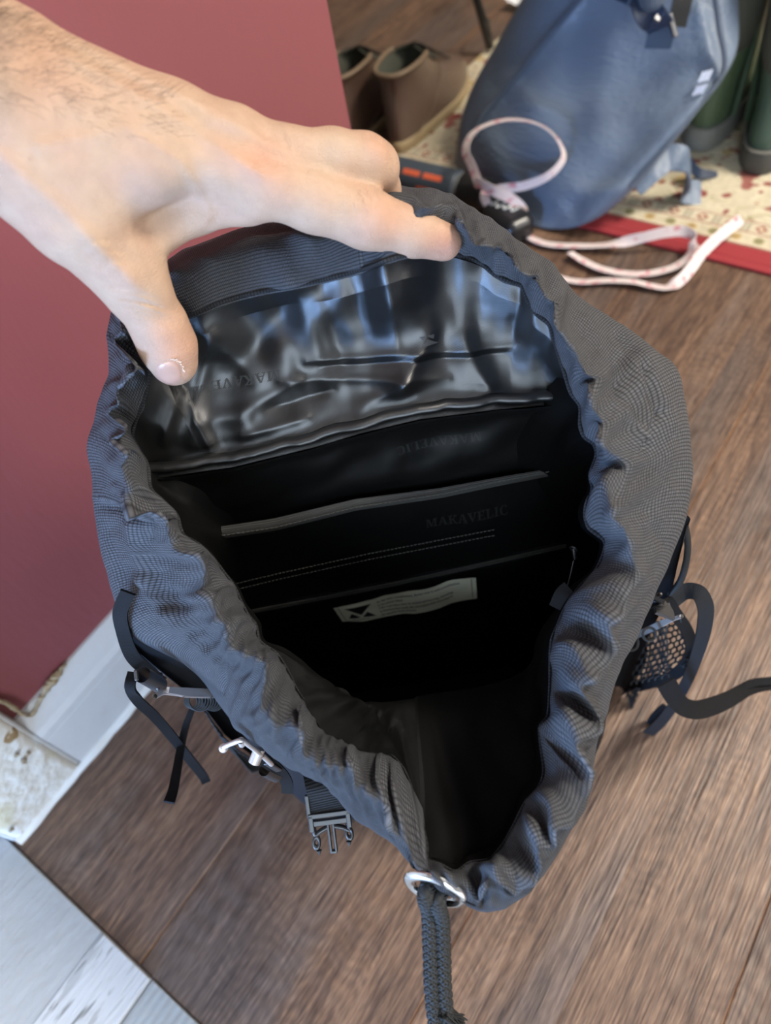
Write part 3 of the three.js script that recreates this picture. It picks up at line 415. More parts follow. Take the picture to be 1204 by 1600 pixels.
{ // the inner pocket under the slit: its top edge is rolled and puckered
  const bind = [[262, 838], [280, 832], [428, 810], [554, 780], [686, 763], [773, 747], [883, 728], [930, 718]], T = slit, B = polyAt(bind);
  const words = (() => { const W = 2048, Hh = 512, cv = document.createElement('canvas'); cv.width = W; cv.height = Hh; const g = cv.getContext('2d'); g.fillStyle = '#5a5a5a'; g.fillRect(0, 0, W, Hh); g.fillStyle = '#b8b8b8'; g.font = 'bold 64px serif'; g.textAlign = 'center';
    g.save(); g.translate(0.66 * W, 0.36 * Hh); g.rotate(Math.PI); g.scale(1.0, 1.0); g.fillText('MAKAVELIC', 0, 0); g.restore(); return cv; })();
  const tw = new THREE.CanvasTexture(words); tw.colorSpace = THREE.SRGBColorSpace; tw.flipY = false; tw.magFilter = THREE.LinearFilter;
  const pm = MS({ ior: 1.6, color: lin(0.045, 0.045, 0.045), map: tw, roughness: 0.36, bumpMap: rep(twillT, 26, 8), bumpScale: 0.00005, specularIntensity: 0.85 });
  const puck = (a) => 0.0026 * N3(a * 13, 1.5, 3) + 0.0006 * N3(a * 34, 4, 1);
  const pocket = mesh('inner_pocket', grid(300, 60, (a, b) => { const [x0, y0] = T(a), [x1, y1] = B(a); const e = Math.exp(-((b / 0.13) ** 2)); const p = onV(x0, y0 + 4, VB + 0.004).lerp(onV(x1, y1 + 4, VB + 0.006), b); const w = 0.004 * N3(a * 9 + b, b * 2.5, 4) * Math.sin(Math.PI * b) + puck(a) * e; return p.addScaledVector(BV, 0.007 * e + w).add(V3(0, -0.0012 * e + 0.8 * w * e, 0)); }), pm, pack, { label: 'black satin inner pocket with woven lettering' });
  mesh('pocket_hem', grid(260, 8, (a, b) => { const [x0, y0] = T(a), t = b * Math.PI * 1.2 - 0.4; const p = onV(x0, y0 + 3, VB + 0.006); return p.addScaledVector(BV, 0.0035 * Math.cos(t) + puck(a)).add(V3(0, 0.0025 * Math.sin(t), 0)); }, { uvs: (a, b) => [a, b * 0.02] }), M.satin2 ??= MS({ ior: 1.9, color: lin(0.0045, 0.0045, 0.0045), roughness: 0.34, bumpMap: rep(twillT, 60, 40), bumpScale: 0.00005 }), pocket);
  // sleeve with its ribbed binding, double stitching, zip and label
  const bindLow = bind.map(([x, y], i) => [x + 2, y + [17, 17, 17, 15, 12, 9, 6, 4][i]]);
  strip('ribbed_binding', bind, bindLow, VB + 0.012, VB + 0.012, 200, 10, M.binding, 0.0035, 'dark ribbed tape along the sleeve edge');
  const low = [[330, 1010], [420, 1010], [560, 1020], [700, 1000], [800, 990], [860, 985], [920, 960]];
  const words2 = (() => { const W = 2048, Hh = 1024, cv = document.createElement('canvas'); cv.width = W; cv.height = Hh; const g = cv.getContext('2d'); g.fillStyle = '#5a5a5a'; g.fillRect(0, 0, W, Hh); g.fillStyle = '#b0b0b0'; g.font = 'bold 64px serif'; g.textAlign = 'center'; g.fillText('MAKAVELIC', 0.69 * W, 0.16 * Hh); g.fillText('MAKAVELIC', 0.7 * W, 0.45 * Hh); return cv; })();
  const tw2 = new THREE.CanvasTexture(words2); tw2.colorSpace = THREE.SRGBColorSpace; tw2.flipY = false; tw2.magFilter = THREE.LinearFilter;
  const pm2 = MS({ color: lin(0.045, 0.045, 0.045), map: tw2, roughness: 0.42, bumpMap: rep(twillT, 26, 12), bumpScale: 0.00005, specularIntensity: 0.7 });
  const LB = polyAt(low), BL = polyAt(bindLow);
  const sleeve = mesh('laptop_sleeve', grid(160, 60, (a, b) => { const [x0, y0] = BL(a), [x1, y1] = LB(a); const p = onV(x0, y0 - 3, VB + 0.011).lerp(onV(x1, y1, VB + 0.011), b); return p.addScaledVector(BV, 0.0022 * N3(a * 8, b * 5, 2) + 0.003 * Math.sin(Math.PI * b)); }), pm2, pack, { label: 'black laptop sleeve panel with faint woven lettering' });
  // stitches
  const stitchRow = (px, v, n) => { const L = polyAt(px), gs = []; for (let i = 0; i < n; i++) { const [x0, y0] = L((i + 0.15) / n), [x1, y1] = L((i + 0.8) / n), a = onV(x0, y0, v), b = onV(x1, y1, v), m = a.clone().lerp(b, 0.5).addScaledVector(BV, 0.0006); gs.push(new THREE.TubeGeometry(new THREE.QuadraticBezierCurve3(a, m, b), 3, 0.00035, 5)); } return mergeGeometries(gs); };
  M.thread = MS({ color: lin(0.09, 0.088, 0.08), roughness: 0.7 });
  const st = mesh('stitching', mergeGeometries([stitchRow([[350, 916], [439, 895], [576, 865], [773, 827]], VB + 0.016, 70), stitchRow([[352, 925], [439, 904], [576, 874], [773, 836]], VB + 0.016, 70), stitchRow(bindLow.map(([x, y]) => [x, y - 3]), VB + 0.0162, 90)]), M.thread, sleeve); st.userData.kind = 'stuff';
  const zl = [[368, 962], [500, 937], [616, 914], [770, 880], [850, 862], [895, 852]];
  const ztape = strip('zipper_tape', zl.map(([x, y]) => [x, y - 9]), zl.map(([x, y]) => [x, y + 5]), VB + 0.0135, VB + 0.0135, 60, 4, M.webSmooth, 0.0012);
  sleeve.add(ztape); const ZL = polyAt(zl), tg = []; for (let i = 0; i < 190; i++) for (const s of [-1, 1]) { const [x, y] = ZL((i + (s > 0 ? 0.5 : 0)) / 190); const p = onV(x, y - 1.5 + s * 1.7, VB + 0.0155), g = box(0.0008, 0.0014, 0.001, 0.0002, 1); tg.push(place(g, p, BU, V3(0, 1, 0), BV)); }
  const zt = mesh('zipper_teeth', mergeGeometries(tg), M.thread, sleeve); zt.userData.kind = 'stuff';
  const labelTex = (() => { const W = 1024, Hh = 192, cv = document.createElement('canvas'); cv.width = W; cv.height = Hh; const g = cv.getContext('2d'); g.fillStyle = '#eeeed6'; g.fillRect(0, 0, W, Hh); g.strokeStyle = '#4a463a'; g.lineWidth = 4; g.beginPath(); g.moveTo(32, 14); g.lineTo(32, 176); g.moveTo(992, 12); g.lineTo(992, 178); g.stroke();
    g.fillStyle = '#16150f'; for (const p of [[[70, 34], [260, 34], [165, 118]], [[66, 150], [100, 96], [150, 150]], [[168, 150], [214, 100], [262, 150]]]) { g.beginPath(); p.forEach(([a, b], i) => (i ? g.lineTo(a, b) : g.moveTo(a, b))); g.closePath(); g.fill(); } g.font = 'bold 20px serif'; g.fillText('MAKAVELIC', 84, 176);
    g.font = 'bold 22px serif'; ['As the new compilation, Kyoto way is self-examination', 'to location other.', 'Like a product Key to source generating, knowing', 'is formed the road, the necessary key meaning to', 'the quality kind of luxe.'].forEach((t, i) => g.fillText(t, 300, 44 + i * 32, 670)); return cv; })();
  const lt = new THREE.CanvasTexture(labelTex); lt.colorSpace = THREE.SRGBColorSpace; lt.flipY = false; lt.magFilter = THREE.LinearFilter;
  const LT = polyAt([[520, 950], [580, 937], [649, 921], [700, 910], [743, 902]]), LO = polyAt([[535, 972], [590, 967], [649, 958], [700, 946], [745, 935]]);
  mesh('woven_label', grid(90, 12, (a, b) => { const [x0, y0] = LT(a), [x1, y1] = LO(a); return onV(x0, y0, VB + 0.0175).lerp(onV(x1, y1, VB + 0.0175), b).addScaledVector(BV, 0.0012 * Math.sin(a * 13) + 0.0008 * N3(a * 9, b * 3, 1)).add(V3(0, 0.0008 * Math.sin(a * 15), 0)); }), MS({ map: lt, color: lin(1, 1, 1), roughness: 0.75 }), sleeve, { label: 'pale woven label with small black print' });
  strip('main_back_panel', [[300, 985], [420, 985], [560, 990], [700, 975], [800, 965], [860, 955], [930, 930]], [[520, 1230], [560, 1240], [600, 1260], [640, 1260], [680, 1260], [720, 1250], [760, 1240]], VB + 0.007, VB + 0.004, 60, 20, M.satinShaded);
}
{ // side and front linings hanging from the collar
  const push = table([[250, 780, 4], [330, 880, 8], [404, 1000, 16], [460, 1073, 58], [507, 1145, 74], [573, 1176, 46], [625, 1195, 26], [660, 1265, 4], [664, 1340, 6], [735, 1350, 14], [800, 1295, 20], [850, 1200, 14], [858, 1115, 26], [862, 1010, 26], [905, 917, 14], [940, 850, 10], [915, 760, 8], [890, 610, 4]]);
  const curve = (s) => { const I = innerP(s), [x, y] = iF(s); let dx = 640 - x, dy = 1050 - y; const L = Math.hypot(dx, dy); const m = push(s); dx *= m / L; dy *= m / L; const B = at(x + dx, y + dy, I.y - 0.022 - m * 0.00016); const w0 = boxRing(s, 0.266, -0.006), w = boxRing(s, 0.13, -0.006), w2 = boxRing(s, 0.016, -0.010); const Mi = I.clone().lerp(B, 0.5).add(V3(0, 0.003, 0)); const D = B.clone().lerp(w0, 0.35); D.y = B.y - 0.22 * (B.y - 0.266); return new THREE.CatmullRomCurve3([I.clone().add(V3(0, 0.001, 0)), Mi, B, D, w0, w, w2], false, 'centripetal'); };
  const s0 = ang(886, 590) - 0.004, s1 = ang(212, 690) + 0.006, NS = 260; const cs = Array.from({ length: NS + 1 }, (_, i) => curve(lerp(s0, s1, i / NS)));
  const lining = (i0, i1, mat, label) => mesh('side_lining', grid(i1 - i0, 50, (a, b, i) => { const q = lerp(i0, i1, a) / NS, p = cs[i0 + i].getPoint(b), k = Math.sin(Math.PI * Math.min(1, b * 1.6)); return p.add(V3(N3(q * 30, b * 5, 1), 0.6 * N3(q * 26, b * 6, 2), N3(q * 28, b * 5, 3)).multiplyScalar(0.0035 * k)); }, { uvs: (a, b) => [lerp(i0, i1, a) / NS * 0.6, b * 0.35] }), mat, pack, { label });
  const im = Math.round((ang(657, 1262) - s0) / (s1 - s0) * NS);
  lining(0, im, M.satinShaded, 'black satin lining of the right side and front, dulled to stand for shade'); lining(im, NS, M.satinSide, 'black lining bulging at the left front');
  mesh('bottom_lining', grid(60, 4, (a, b) => { const p = boxRing(a, 0.015, -0.009); return p.lerp(uvh(BC.u, BC.v, 0.015), b); }), M.satinShaded, pack);
  // stitched hem along the inner edge of the collar
  const hem = Array.from({ length: 400 }, (_, i) => innerP(i / 400).add(V3(0, -0.001, 0)));
  mesh('collar_seam', new THREE.TubeGeometry(new THREE.CatmullRomCurve3(hem, true), 900, 0.0011, 6, true), M.canvas, pack);
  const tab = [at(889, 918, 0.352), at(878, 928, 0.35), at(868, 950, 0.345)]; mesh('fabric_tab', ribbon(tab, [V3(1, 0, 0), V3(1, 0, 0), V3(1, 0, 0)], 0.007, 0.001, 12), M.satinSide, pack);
  const pull = mesh('zipper_pull', mergeGeometries([tube([at(896, 857, 0.335), at(897, 866, 0.333), at(898, 873, 0.331)], 0.0011, 12, 8), tube([at(896, 876, 0.33), at(891, 898, 0.325), at(887, 914, 0.32)], 0.0006, 12, 6), new THREE.TorusGeometry(0.0018, 0.0006, 8, 16).translate(...at(896, 858, 0.336).toArray())]), M.darkMetal, pack, { label: 'small metal zipper pull' });
}
{ // eyelet and drawcord at the front
  const e0 = at(632, 1360, 0.318), e1 = at(731, 1409, 0.306), c = e0.clone().lerp(e1, 0.5), ax = e1.clone().sub(e0), R = ax.length() / 2; ax.normalize();
  const out = BV.clone().add(V3(0, 0.03, 0)).normalize(); const z = out.addScaledVector(ax, -out.dot(ax)).normalize(), y = z.clone().cross(ax);
  const prof = []; for (let i = 0; i <= 16; i++) { const t = i / 16 * Math.PI; prof.push(new THREE.Vector2(R * 0.76 - Math.cos(t) * R * 0.20, Math.sin(t) * R * 0.16)); }
  const lg = new THREE.LatheGeometry(prof, 40); lg.rotateX(Math.PI / 2); place(lg, c.clone().addScaledVector(z, 0.001), ax, y, z); mesh('eyelet', lg, M.metal, pack, { label: 'shiny metal eyelet' });
  // braided cord: sixteen-strand look from interlaced chevrons of real strands
  const path = spline([c.clone().addScaledVector(z, -0.003), at(672, 1400, 0.315), at(678, 1430, 0.303), at(680, 1480, 0.292), at(682, 1540, 0.281), at(688, 1600, 0.270), at(700, 1660, 0.262)]);
  const braid = (offset, rC, name) => { const cp = Array.from({ length: 30 }, (_, i) => { const t = i / 29; return path.getPoint(t).addScaledVector(ax, offset); }); const core = spline(cp); const fr = core.computeFrenetFrames(300, false), gs = [new THREE.TubeGeometry(core, 120, rC * 0.82, 10)], L = core.getLength(), turns = L / 0.013;
    for (let k = 0; k < 8; k++) for (const dir of [-1, 1]) { const pts = []; for (let i = 0; i <= 300; i++) { const t = i / 300, a = dir * (t * turns * Math.PI * 2) + k * Math.PI / 4, w = Math.sin((t * turns * 8 + (dir > 0 ? 0 : 0.5) + k * 0.5) * Math.PI * 2) * 0.0003; pts.push(core.getPoint(t).addScaledVector(fr.normals[i], Math.cos(a) * (rC * 0.86 + w)).addScaledVector(fr.binormals[i], Math.sin(a) * (rC * 0.86 + w))); } gs.push(new THREE.TubeGeometry(new THREE.CatmullRomCurve3(pts), 260, 0.00072, 5)); }
    return mesh(name, mergeGeometries(gs), M.cord, pack, { label: 'braided black drawcord' }); };
  braid(-0.0024, 0.0036, 'drawcord'); braid(0.0038, 0.0034, 'drawcord');
  const tip = at(690, 1590, 0.272), r = rng(9), hs = []; for (let i = 0; i < 90; i++) { const a = at(684 + r() * 14, 1566 + r() * 26, 0.277), d = at(690 + r() * 40, 1584 + r() * 34, 0.268 - r() * 0.006); hs.push(new THREE.TubeGeometry(new THREE.QuadraticBezierCurve3(a, a.clone().lerp(d, 0.5).add(V3(0, 0.002 * r(), 0)), d), 6, 0.0004, 4)); }
  const fz = mesh('frayed_end', mergeGeometries(hs), M.cord, pack); fz.userData.kind = 'stuff';
}
// ---- straps, buckles and side pockets of the backpack
const pxRib = (name, pts, across, w, th, seg, mat, lab) => mesh(name, ribbon(pts, across, w, th, seg), mat, pack, lab ? { label: lab } : {});
const down = V3(0, 1, 0);
// the direction, in the world, of a step on the photograph, for things that face the camera
const acr = (dx, dy) => CR_.clone().multiplyScalar(dx).addScaledVector(CD_, dy).normalize();
function barBetween(a, b, w, t, faceDir, r = 0.0012) { const z = b.clone().sub(a), L = z.length(); z.normalize(); const y = faceDir.clone().addScaledVector(z, -faceDir.dot(z)).normalize(), x = y.clone().cross(z); return place(box(w, t, L, r, 3), a.clone().lerp(b, 0.5), x, y, z); }
function hexNet(quad, nx, ny, r, bulge, n) {                 // a knitted hexagon net over a four-cornered patch
  const P = (a, b) => { const p = quad[0].clone().lerp(quad[1], a).lerp(quad[3].clone().lerp(quad[2], a), b); return p.addScaledVector(n, bulge * Math.sin(Math.PI * clamp(a, 0, 1)) * Math.sin(Math.PI * clamp(b, 0, 1))); };
  const gs = []; for (let i = 0; i <= nx; i++) { const pts = []; for (let j = 0; j <= ny * 4; j++) { const k = Math.floor(j / 2) % 2, sgn = ((i + k) % 2 ? 0.36 : -0.36) * (k >= 0 ? 1 : 1), e = (i + Math.floor((j + 1) / 4)) % 2 ? 0.38 : -0.38; pts.push(P(clamp((i + 0.5 + ((Math.floor((j + 2) / 4) % 2) ^ (i % 2) ? 0.42 : -0.42)) / (nx + 1), 0, 1), j / (ny * 4))); } gs.push(new THREE.TubeGeometry(new THREE.CatmullRomCurve3(pts, false, 'centripetal'), ny * 10, r, 4)); }
  return mergeGeometries(gs);
}
{ // left side
  const L = (x, y, o = 0) => onU(x, y, -0.172 - o), Lf = (x, y, o = 0) => L(x, y, o - 0.016);
  // black pocket and strap band under the flaring collar
  mesh('side_pocket', grid(40, 16, (a, b) => { const T = polyAt([[196, 975], [240, 1010], [300, 1045], [352, 1090], [392, 1150]]), B = polyAt([[205, 1010], [265, 1060], [315, 1100], [352, 1150], [420, 1200]]); const [x0, y0] = T(a), [x1, y1] = B(a); return L(x0, y0, 0.004).lerp(L(x1, y1, 0.012), b).addScaledVector(BU, -0.006 * Math.sin(Math.PI * b)); }), M.nylon, pack, { label: 'black side pocket' });
  pxRib('side_strap', [L(200, 925, -0.008), L(188, 955, 0.002), L(192, 985, 0.008), L(205, 1022, 0.010), L(228, 1046, 0.011), L(252, 1066, 0.010)], [acr(1, 0.1), acr(1, 0.1), acr(1, 0), acr(1, -0.5), acr(0.7, -0.9), acr(0.6, -1)], 0.008, 0.0015, 40, M.webSmooth);
  const tri = mesh('triglide', mergeGeometries([tube([Lf(222, 1054, 0.014), Lf(236, 1062, 0.014), Lf(250, 1071, 0.013)], 0.0046, 12, 14), barBetween(Lf(212, 1046, 0.014), Lf(214, 1064, 0.014), 0.002, 0.003, BV), barBetween(Lf(252, 1052, 0.012), Lf(246, 1078, 0.012), 0.002, 0.003, BV)]), M.darkMetal, pack, { label: 'dark metal strap slider' });
  const hook = [Lf(242, 1088, 0.004), Lf(256, 1082, 0.004), Lf(270, 1083, 0.003), Lf(290, 1086, 0.001)];
  mesh('hook_buckle', mergeGeometries([ribbon([Lf(262, 1078, 0.002), Lf(290, 1081, 0.000), Lf(318, 1082, -0.002), Lf(338, 1083, -0.004)], [acr(0, 1), acr(0, 1), acr(0, 1), acr(0, 1)], (t) => 0.0032 + 0.0016 * Math.min(1, t * 3), 0.0016, 30), tube(hook, 0.0014, 20, 10), tube([Lf(286, 1087, 0.001), Lf(312, 1088, -0.001), Lf(338, 1088, -0.003)], 0.0011, 16, 8)]), M.plate, pack, { label: 'shiny flat metal hook' });
  for (const [x, y] of [[298, 1096], [320, 1096]]) { const c = Lf(x, y, 0.010), gs = []; for (let k = 0; k < 6; k++) gs.push(place(new THREE.TorusGeometry(0.0040 + 0.0006 * k, 0.00055, 6, 26), c.clone().addScaledVector(BU, 0.0012 * k), acr(1, 0), acr(0, 1), acr(1, 0).cross(acr(0, 1)))); mesh('elastic_loop', mergeGeometries(gs), M.cord, pack); }
  pxRib('strap_tail', [L(208, 1050, 0.014), L(203, 1072, 0.016), L(213, 1092, 0.018), L(240, 1118, 0.019), L(268, 1150, 0.019), L(296, 1186, 0.019), L(318, 1214, 0.018), L(322, 1222, 0.018)], [acr(1, 0), acr(1, 0.2), acr(0.9, -0.6), acr(0.75, -0.7), acr(0.8, -0.5), acr(0.8, -0.5), acr(0.7, -0.6), acr(0.7, -0.6)], 0.0062, 0.0018, 60, M.webSmooth, 'long narrow webbing strap end');
  pxRib('strap_tail', [L(300, 1108, 0.008), L(290, 1135, 0.014), L(282, 1170, 0.018), L(276, 1205, 0.018), L(270, 1236, 0.018), L(264, 1254, 0.018)], [acr(1, 0.2), acr(1, 0.25), acr(1, 0.1), acr(1, 0.1), acr(1, 0.2), acr(1, 0.3)], (t) => 0.004 + 0.003 * t, 0.0014, 50, M.webSmooth, 'narrow webbing strap end');
  const net = hexNet([L(320, 1112, 0.006), L(345, 1150, 0.006), L(412, 1202, 0.004), L(392, 1208, 0.010)], 9, 7, 0.0008, 0.004, BU.clone().negate()); mesh('mesh_edge', net, M.cord, pack).userData.kind = 'stuff';
  // hook strap under the collar at the front left
  const Q = (x, y, o = 0) => onV(x, y, -0.128 + o);
  mesh('hook_buckle', mergeGeometries([tube([Q(345, 1170), Q(354, 1165), Q(366, 1160), Q(376, 1157), Q(392, 1167), Q(408, 1180)], 0.0013, 30, 8), tube([Q(376, 1157), Q(378, 1163)], 0.0018, 6, 8), new THREE.SphereGeometry(0.0023, 16, 10).translate(...Q(349, 1169).toArray()), place(new THREE.CylinderGeometry(0.003, 0.003, 0.008, 16), Q(401, 1181), acr(1, 0.4), acr(-0.4, 1), acr(1, 0.4).cross(acr(-0.4, 1))), tube([Q(409, 1180), Q(418, 1188), Q(424, 1194)], 0.0014, 10, 8)]), M.plate, pack, { label: 'shiny small metal hook' });
  mesh('triglide', mergeGeometries([tube([Q(413, 1203), Q(422, 1208), Q(432, 1213)], 0.0034, 10, 12), barBetween(Q(416, 1192), Q(436, 1204), 0.004, 0.0016, BV)]), M.darkMetal, pack, { label: 'small dark metal strap slider' });
  pxRib('strap_tail', [Q(400, 1176, -0.002), Q(424, 1195, -0.001), Q(440, 1210), Q(448, 1224), Q(449, 1238)], [acr(0.7, -0.7), acr(0.7, -0.7), acr(1, -0.5), acr(1, -0.1), acr(1, 0)], 0.0068, 0.0016, 30, M.webSmooth, 'short folded strap end');
  // quick release buckle hanging at the front
  const S = (x, y, o = 0) => dep(x, y, 0.362 - o);
  pxRib('buckle_strap', [S(498, 1200, -0.006), S(504, 1228), S(509, 1250), S(513, 1268)], [acr(1, -0.12), acr(1, -0.12), acr(1, -0.12), acr(1, -0.12)], 0.0165, 0.0016, 24, M.web, 'ribbed black webbing');
  const ex = S(548, 1262).sub(S(486, 1270)).normalize(), ey = S(524, 1330).sub(S(512, 1270)); ey.addScaledVector(ex, -ey.dot(ex)).normalize(); const ez = ex.clone().cross(ey), o = S(514, 1270), k = S(548, 1262).distanceTo(S(486, 1270)) / 62;
  const at2 = (x, y, z = 0) => o.clone().addScaledVector(ex, x * k).addScaledVector(ey, y * k).addScaledVector(ez, z * k);
  const bx = (x, y, w, h, t, z = 0) => place(box(w * k, h * k, t * k, 1.6 * k, 2), at2(x, y, z), ex, ey, ez);
  const prong = (pts, r) => tube(pts.map(([x, y]) => at2(x, y)), r * k, 16, 10);
  const bead = (x, y, rot) => { const g = new THREE.TorusGeometry(5.6 * k, 3.2 * k, 10, 24); g.scale(0.8, 1.5, 1); const c = Math.cos(rot), s = Math.sin(rot); return place(g, at2(x, y), ex.clone().multiplyScalar(c).addScaledVector(ey, s), ex.clone().multiplyScalar(-s).addScaledVector(ey, c), ez); };
  const tip = (x, y) => place(new THREE.ConeGeometry(4.5 * k, 9 * k, 12).rotateX(Math.PI), at2(x, y), ex, ey.clone().negate(), ez.clone().negate());
  mesh('side_release_buckle', mergeGeometries([bx(0, 1, 66, 8, 11), bx(-29, 12, 8, 26, 11), bx(29, 12, 8, 26, 11), bx(0, 13, 56, 9, 9), bx(-31, -14, 7, 36, 8), bx(31, -8, 6, 22, 8), prong([[-27, 20], [-25, 31], [-18, 27], [-4, 21]], 4.0), prong([[27, 20], [28, 30], [18, 25], [4, 21]], 4.0), bx(-4, 38, 4.5, 46, 8), bx(4, 38, 4.5, 46, 8), bx(0, 60, 11, 5, 8), bead(-25, 43, 0.1), bead(27, 35, -0.06), tip(-23, 60), tip(25, 52)]), M.plastic, pack, { label: 'black plastic three-pronged buckle half' });
}
{ // right side
  const R = (x, y, o = 0) => onU(x, y, 0.139 + o), Rf = (x, y, o = 0) => R(x, y, o - 0.024);
  // dark padded side panel below the canvas
  mesh('side_panel', grid(30, 40, (a, b) => { const A = polyAt([[1060, 800], [1010, 905], [965, 1000], [940, 1070]]), B = polyAt([[1072, 822], [1050, 920], [1010, 1000], [975, 1078]]); const [x0, y0] = A(b), [x1, y1] = B(b); return R(x0, y0, -0.004).lerp(R(x1, y1, 0.002), a).addScaledVector(BU, 0.004 * Math.sin(Math.PI * a)); }), M.nylon, pack, { label: 'fuzzy black side panel' });
  mesh('elastic_cord', tube([R(1068, 812, 0.004), R(1074, 850, 0.008), R(1070, 885, 0.009), R(1060, 912, 0.008), R(1046, 928, 0.004)], 0.0021, 60, 8), M.cord, pack, { label: 'thin black cord loop' });
  pxRib('webbing_loop', [R(1052, 936, 0.008), R(1070, 924, 0.016), R(1090, 926, 0.022), R(1101, 945, 0.026), R(1101, 972, 0.027), R(1094, 1005, 0.027), R(1084, 1036, 0.026), R(1072, 1066, 0.025), R(1054, 1098, 0.023), R(1034, 1126, 0.021), R(1012, 1147, 0.019)], [acr(0.3, 1), acr(0.1, 1), acr(-0.5, 1), acr(-1, 0.2), acr(-1, 0.0), acr(-1, -0.25), acr(-0.9, -0.4), acr(-0.8, -0.5), acr(-0.9, -0.6), acr(-1, -0.5), acr(-1, -0.4)], (t) => 0.0105 - 0.003 * sstep(0.25, 0.7, t) + 0.002 * sstep(0.8, 1, t), 0.0016, 110, M.web, 'ribbed webbing loop and its hanging end');
  const fold = pxRib('strap_fold', [R(1040, 1104, 0.024), R(1022, 1120, 0.024), R(1008, 1142, 0.021)], [acr(0.6, 0.6), acr(0.7, 0.6), acr(0.8, 0.5)], 0.007, 0.0016, 20, M.webSmooth);
  pxRib('loose_strap', [at(1040, 1066, 0.17), at(1050, 1084, 0.155), at(1064, 1102, 0.14), at(1084, 1109, 0.125), at(1108, 1105, 0.11), at(1140, 1092, 0.095), at(1166, 1077, 0.08), at(1190, 1070, 0.07), at(1230, 1066, 0.06)], [acr(1, -0.4), acr(0.9, -0.5), acr(0.6, -0.9), acr(0, -1), acr(-0.25, -1), acr(-0.3, -1), acr(0, -0.6).add(CF_.clone().multiplyScalar(0.8)), acr(0, -0.6).add(CF_.clone().multiplyScalar(0.9)), acr(0, -1)], (t) => 0.0135 - 0.003 * sstep(0.5, 0.8, t), 0.0018, 110, M.webSmooth, 'loose flat strap reaching out over the floor');
  pxRib('strap_end_loop', [at(1150, 1080, 0.086), at(1172, 1068, 0.082), at(1200, 1064, 0.074), at(1230, 1062, 0.066)], [acr(0, 1), acr(0, 1), acr(0, 1), acr(0, 1)], 0.006, 0.0016, 30, M.webSmooth);
  const sl = [R(1016, 948, 0.012), R(1030, 940, 0.013), R(1046, 945, 0.014)];
  mesh('triglide', mergeGeometries([ribbon([Rf(1036, 932, 0.010), Rf(1043, 940, 0.015), Rf(1050, 952, 0.016), Rf(1052, 962, 0.015)], [acr(1, 0.55), acr(1, 0.55), acr(1, 0.55), acr(1, 0.55)].map((a) => a.clone()), 0.0125, 0.002, 20).translate(-0.004, 0, 0.003), barBetween(Rf(1008, 940, 0.012), Rf(1032, 928, 0.012), 0.0025, 0.0025, BV)]), M.darkMetal, pack, { label: 'dark curved metal strap slider' });
  mesh('hook_buckle', mergeGeometries([ribbon([Rf(972, 1004, 0.012), Rf(996, 992, 0.015), Rf(1024, 979, 0.018), Rf(1040, 971, 0.020), Rf(1062, 963, 0.022)], [acr(0.4, 1), acr(0.4, 1), acr(0.4, 1), acr(0.4, 1), acr(0.4, 1)], (t) => 0.0042 - 0.0026 * sstep(0.6, 1, t), 0.0016, 40), tube([Rf(958, 1011, 0.010), Rf(966, 1009, 0.012), Rf(974, 1004, 0.013)], 0.0015, 10, 8), tube([Rf(1036, 976, 0.02), Rf(1050, 968, 0.022), Rf(1064, 963, 0.022)], 0.0013, 10, 8)]), M.plate, pack, { label: 'long shiny metal hook' });
  for (const [x, y, s] of [[985, 1005, 1], [1014, 991, 0.8]]) { const c = Rf(x, y, 0.010), gs = []; for (let k = 0; k < 26; k++) { const a = k / 26 * Math.PI * 2; gs.push(new THREE.TorusGeometry(0.0011, 0.0004, 5, 8).rotateY(Math.PI / 2).rotateZ(a).translate(Math.cos(a) * 0.0052 * s, Math.sin(a) * 0.0052 * s, 0)); } gs.push(new THREE.TorusGeometry(0.0052 * s, 0.0009, 8, 30)); const g = mergeGeometries(gs); place(g, c, acr(1, 0), acr(0, 1), acr(1, 0).cross(acr(0, 1))); mesh('elastic_loop', g, M.binding, pack); }
  mesh('pocket_body', grid(30, 30, (a, b) => { const A = polyAt([[958, 1016], [952, 1045], [960, 1072]]), B = polyAt([[1012, 998], [1010, 1030], [990, 1068]]); const [x0, y0] = A(b), [x1, y1] = B(b); return R(x0, y0, 0.004).lerp(R(x1, y1, 0.008), a).addScaledVector(BU, 0.005 * Math.sin(Math.PI * a)); }), M.nylon, pack, { label: 'black side pocket' });
  pxRib('pocket_binding', [R(1040, 936, 0.010), R(1056, 960, 0.018), R(1072, 985, 0.024), R(1080, 1010, 0.026), R(1072, 1036, 0.026), R(1050, 1056, 0.022), R(1015, 1068, 0.016), R(985, 1074, 0.012), R(955, 1066, 0.008)], [acr(1, -0.5), acr(1, -0.5), acr(1, -0.3), acr(1, 0.1), acr(0.8, 0.7), acr(0.4, 1), acr(0.2, 1), acr(0, 1), acr(-0.3, 1)], 0.0085, 0.002, 80, M.webSmooth, 'black tape edging the open mesh pocket');
  mesh('mesh_pocket', mergeGeometries([hexNet([R(1000, 978, 0.012), R(1062, 962, 0.020), R(1076, 1040, 0.025), R(985, 1072, 0.012)], 12, 10, 0.00075, 0.006, BU), hexNet([R(1000, 982, 0.004), R(1040, 965, 0.008), R(1045, 1058, 0.010), R(985, 1070, 0.004)], 11, 10, 0.00075, 0.004, BU)]), M.cord, pack, { label: 'black knitted mesh side pocket' }).userData.kind = 'stuff';
  mesh('mesh_edge', hexNet([R(940, 1092, 0.004), R(1000, 1072, 0.010), R(985, 1112, 0.012), R(915, 1186, 0.008)], 14, 9, 0.0011, 0.003, BU), M.cord, pack).userData.kind = 'stuff';
}

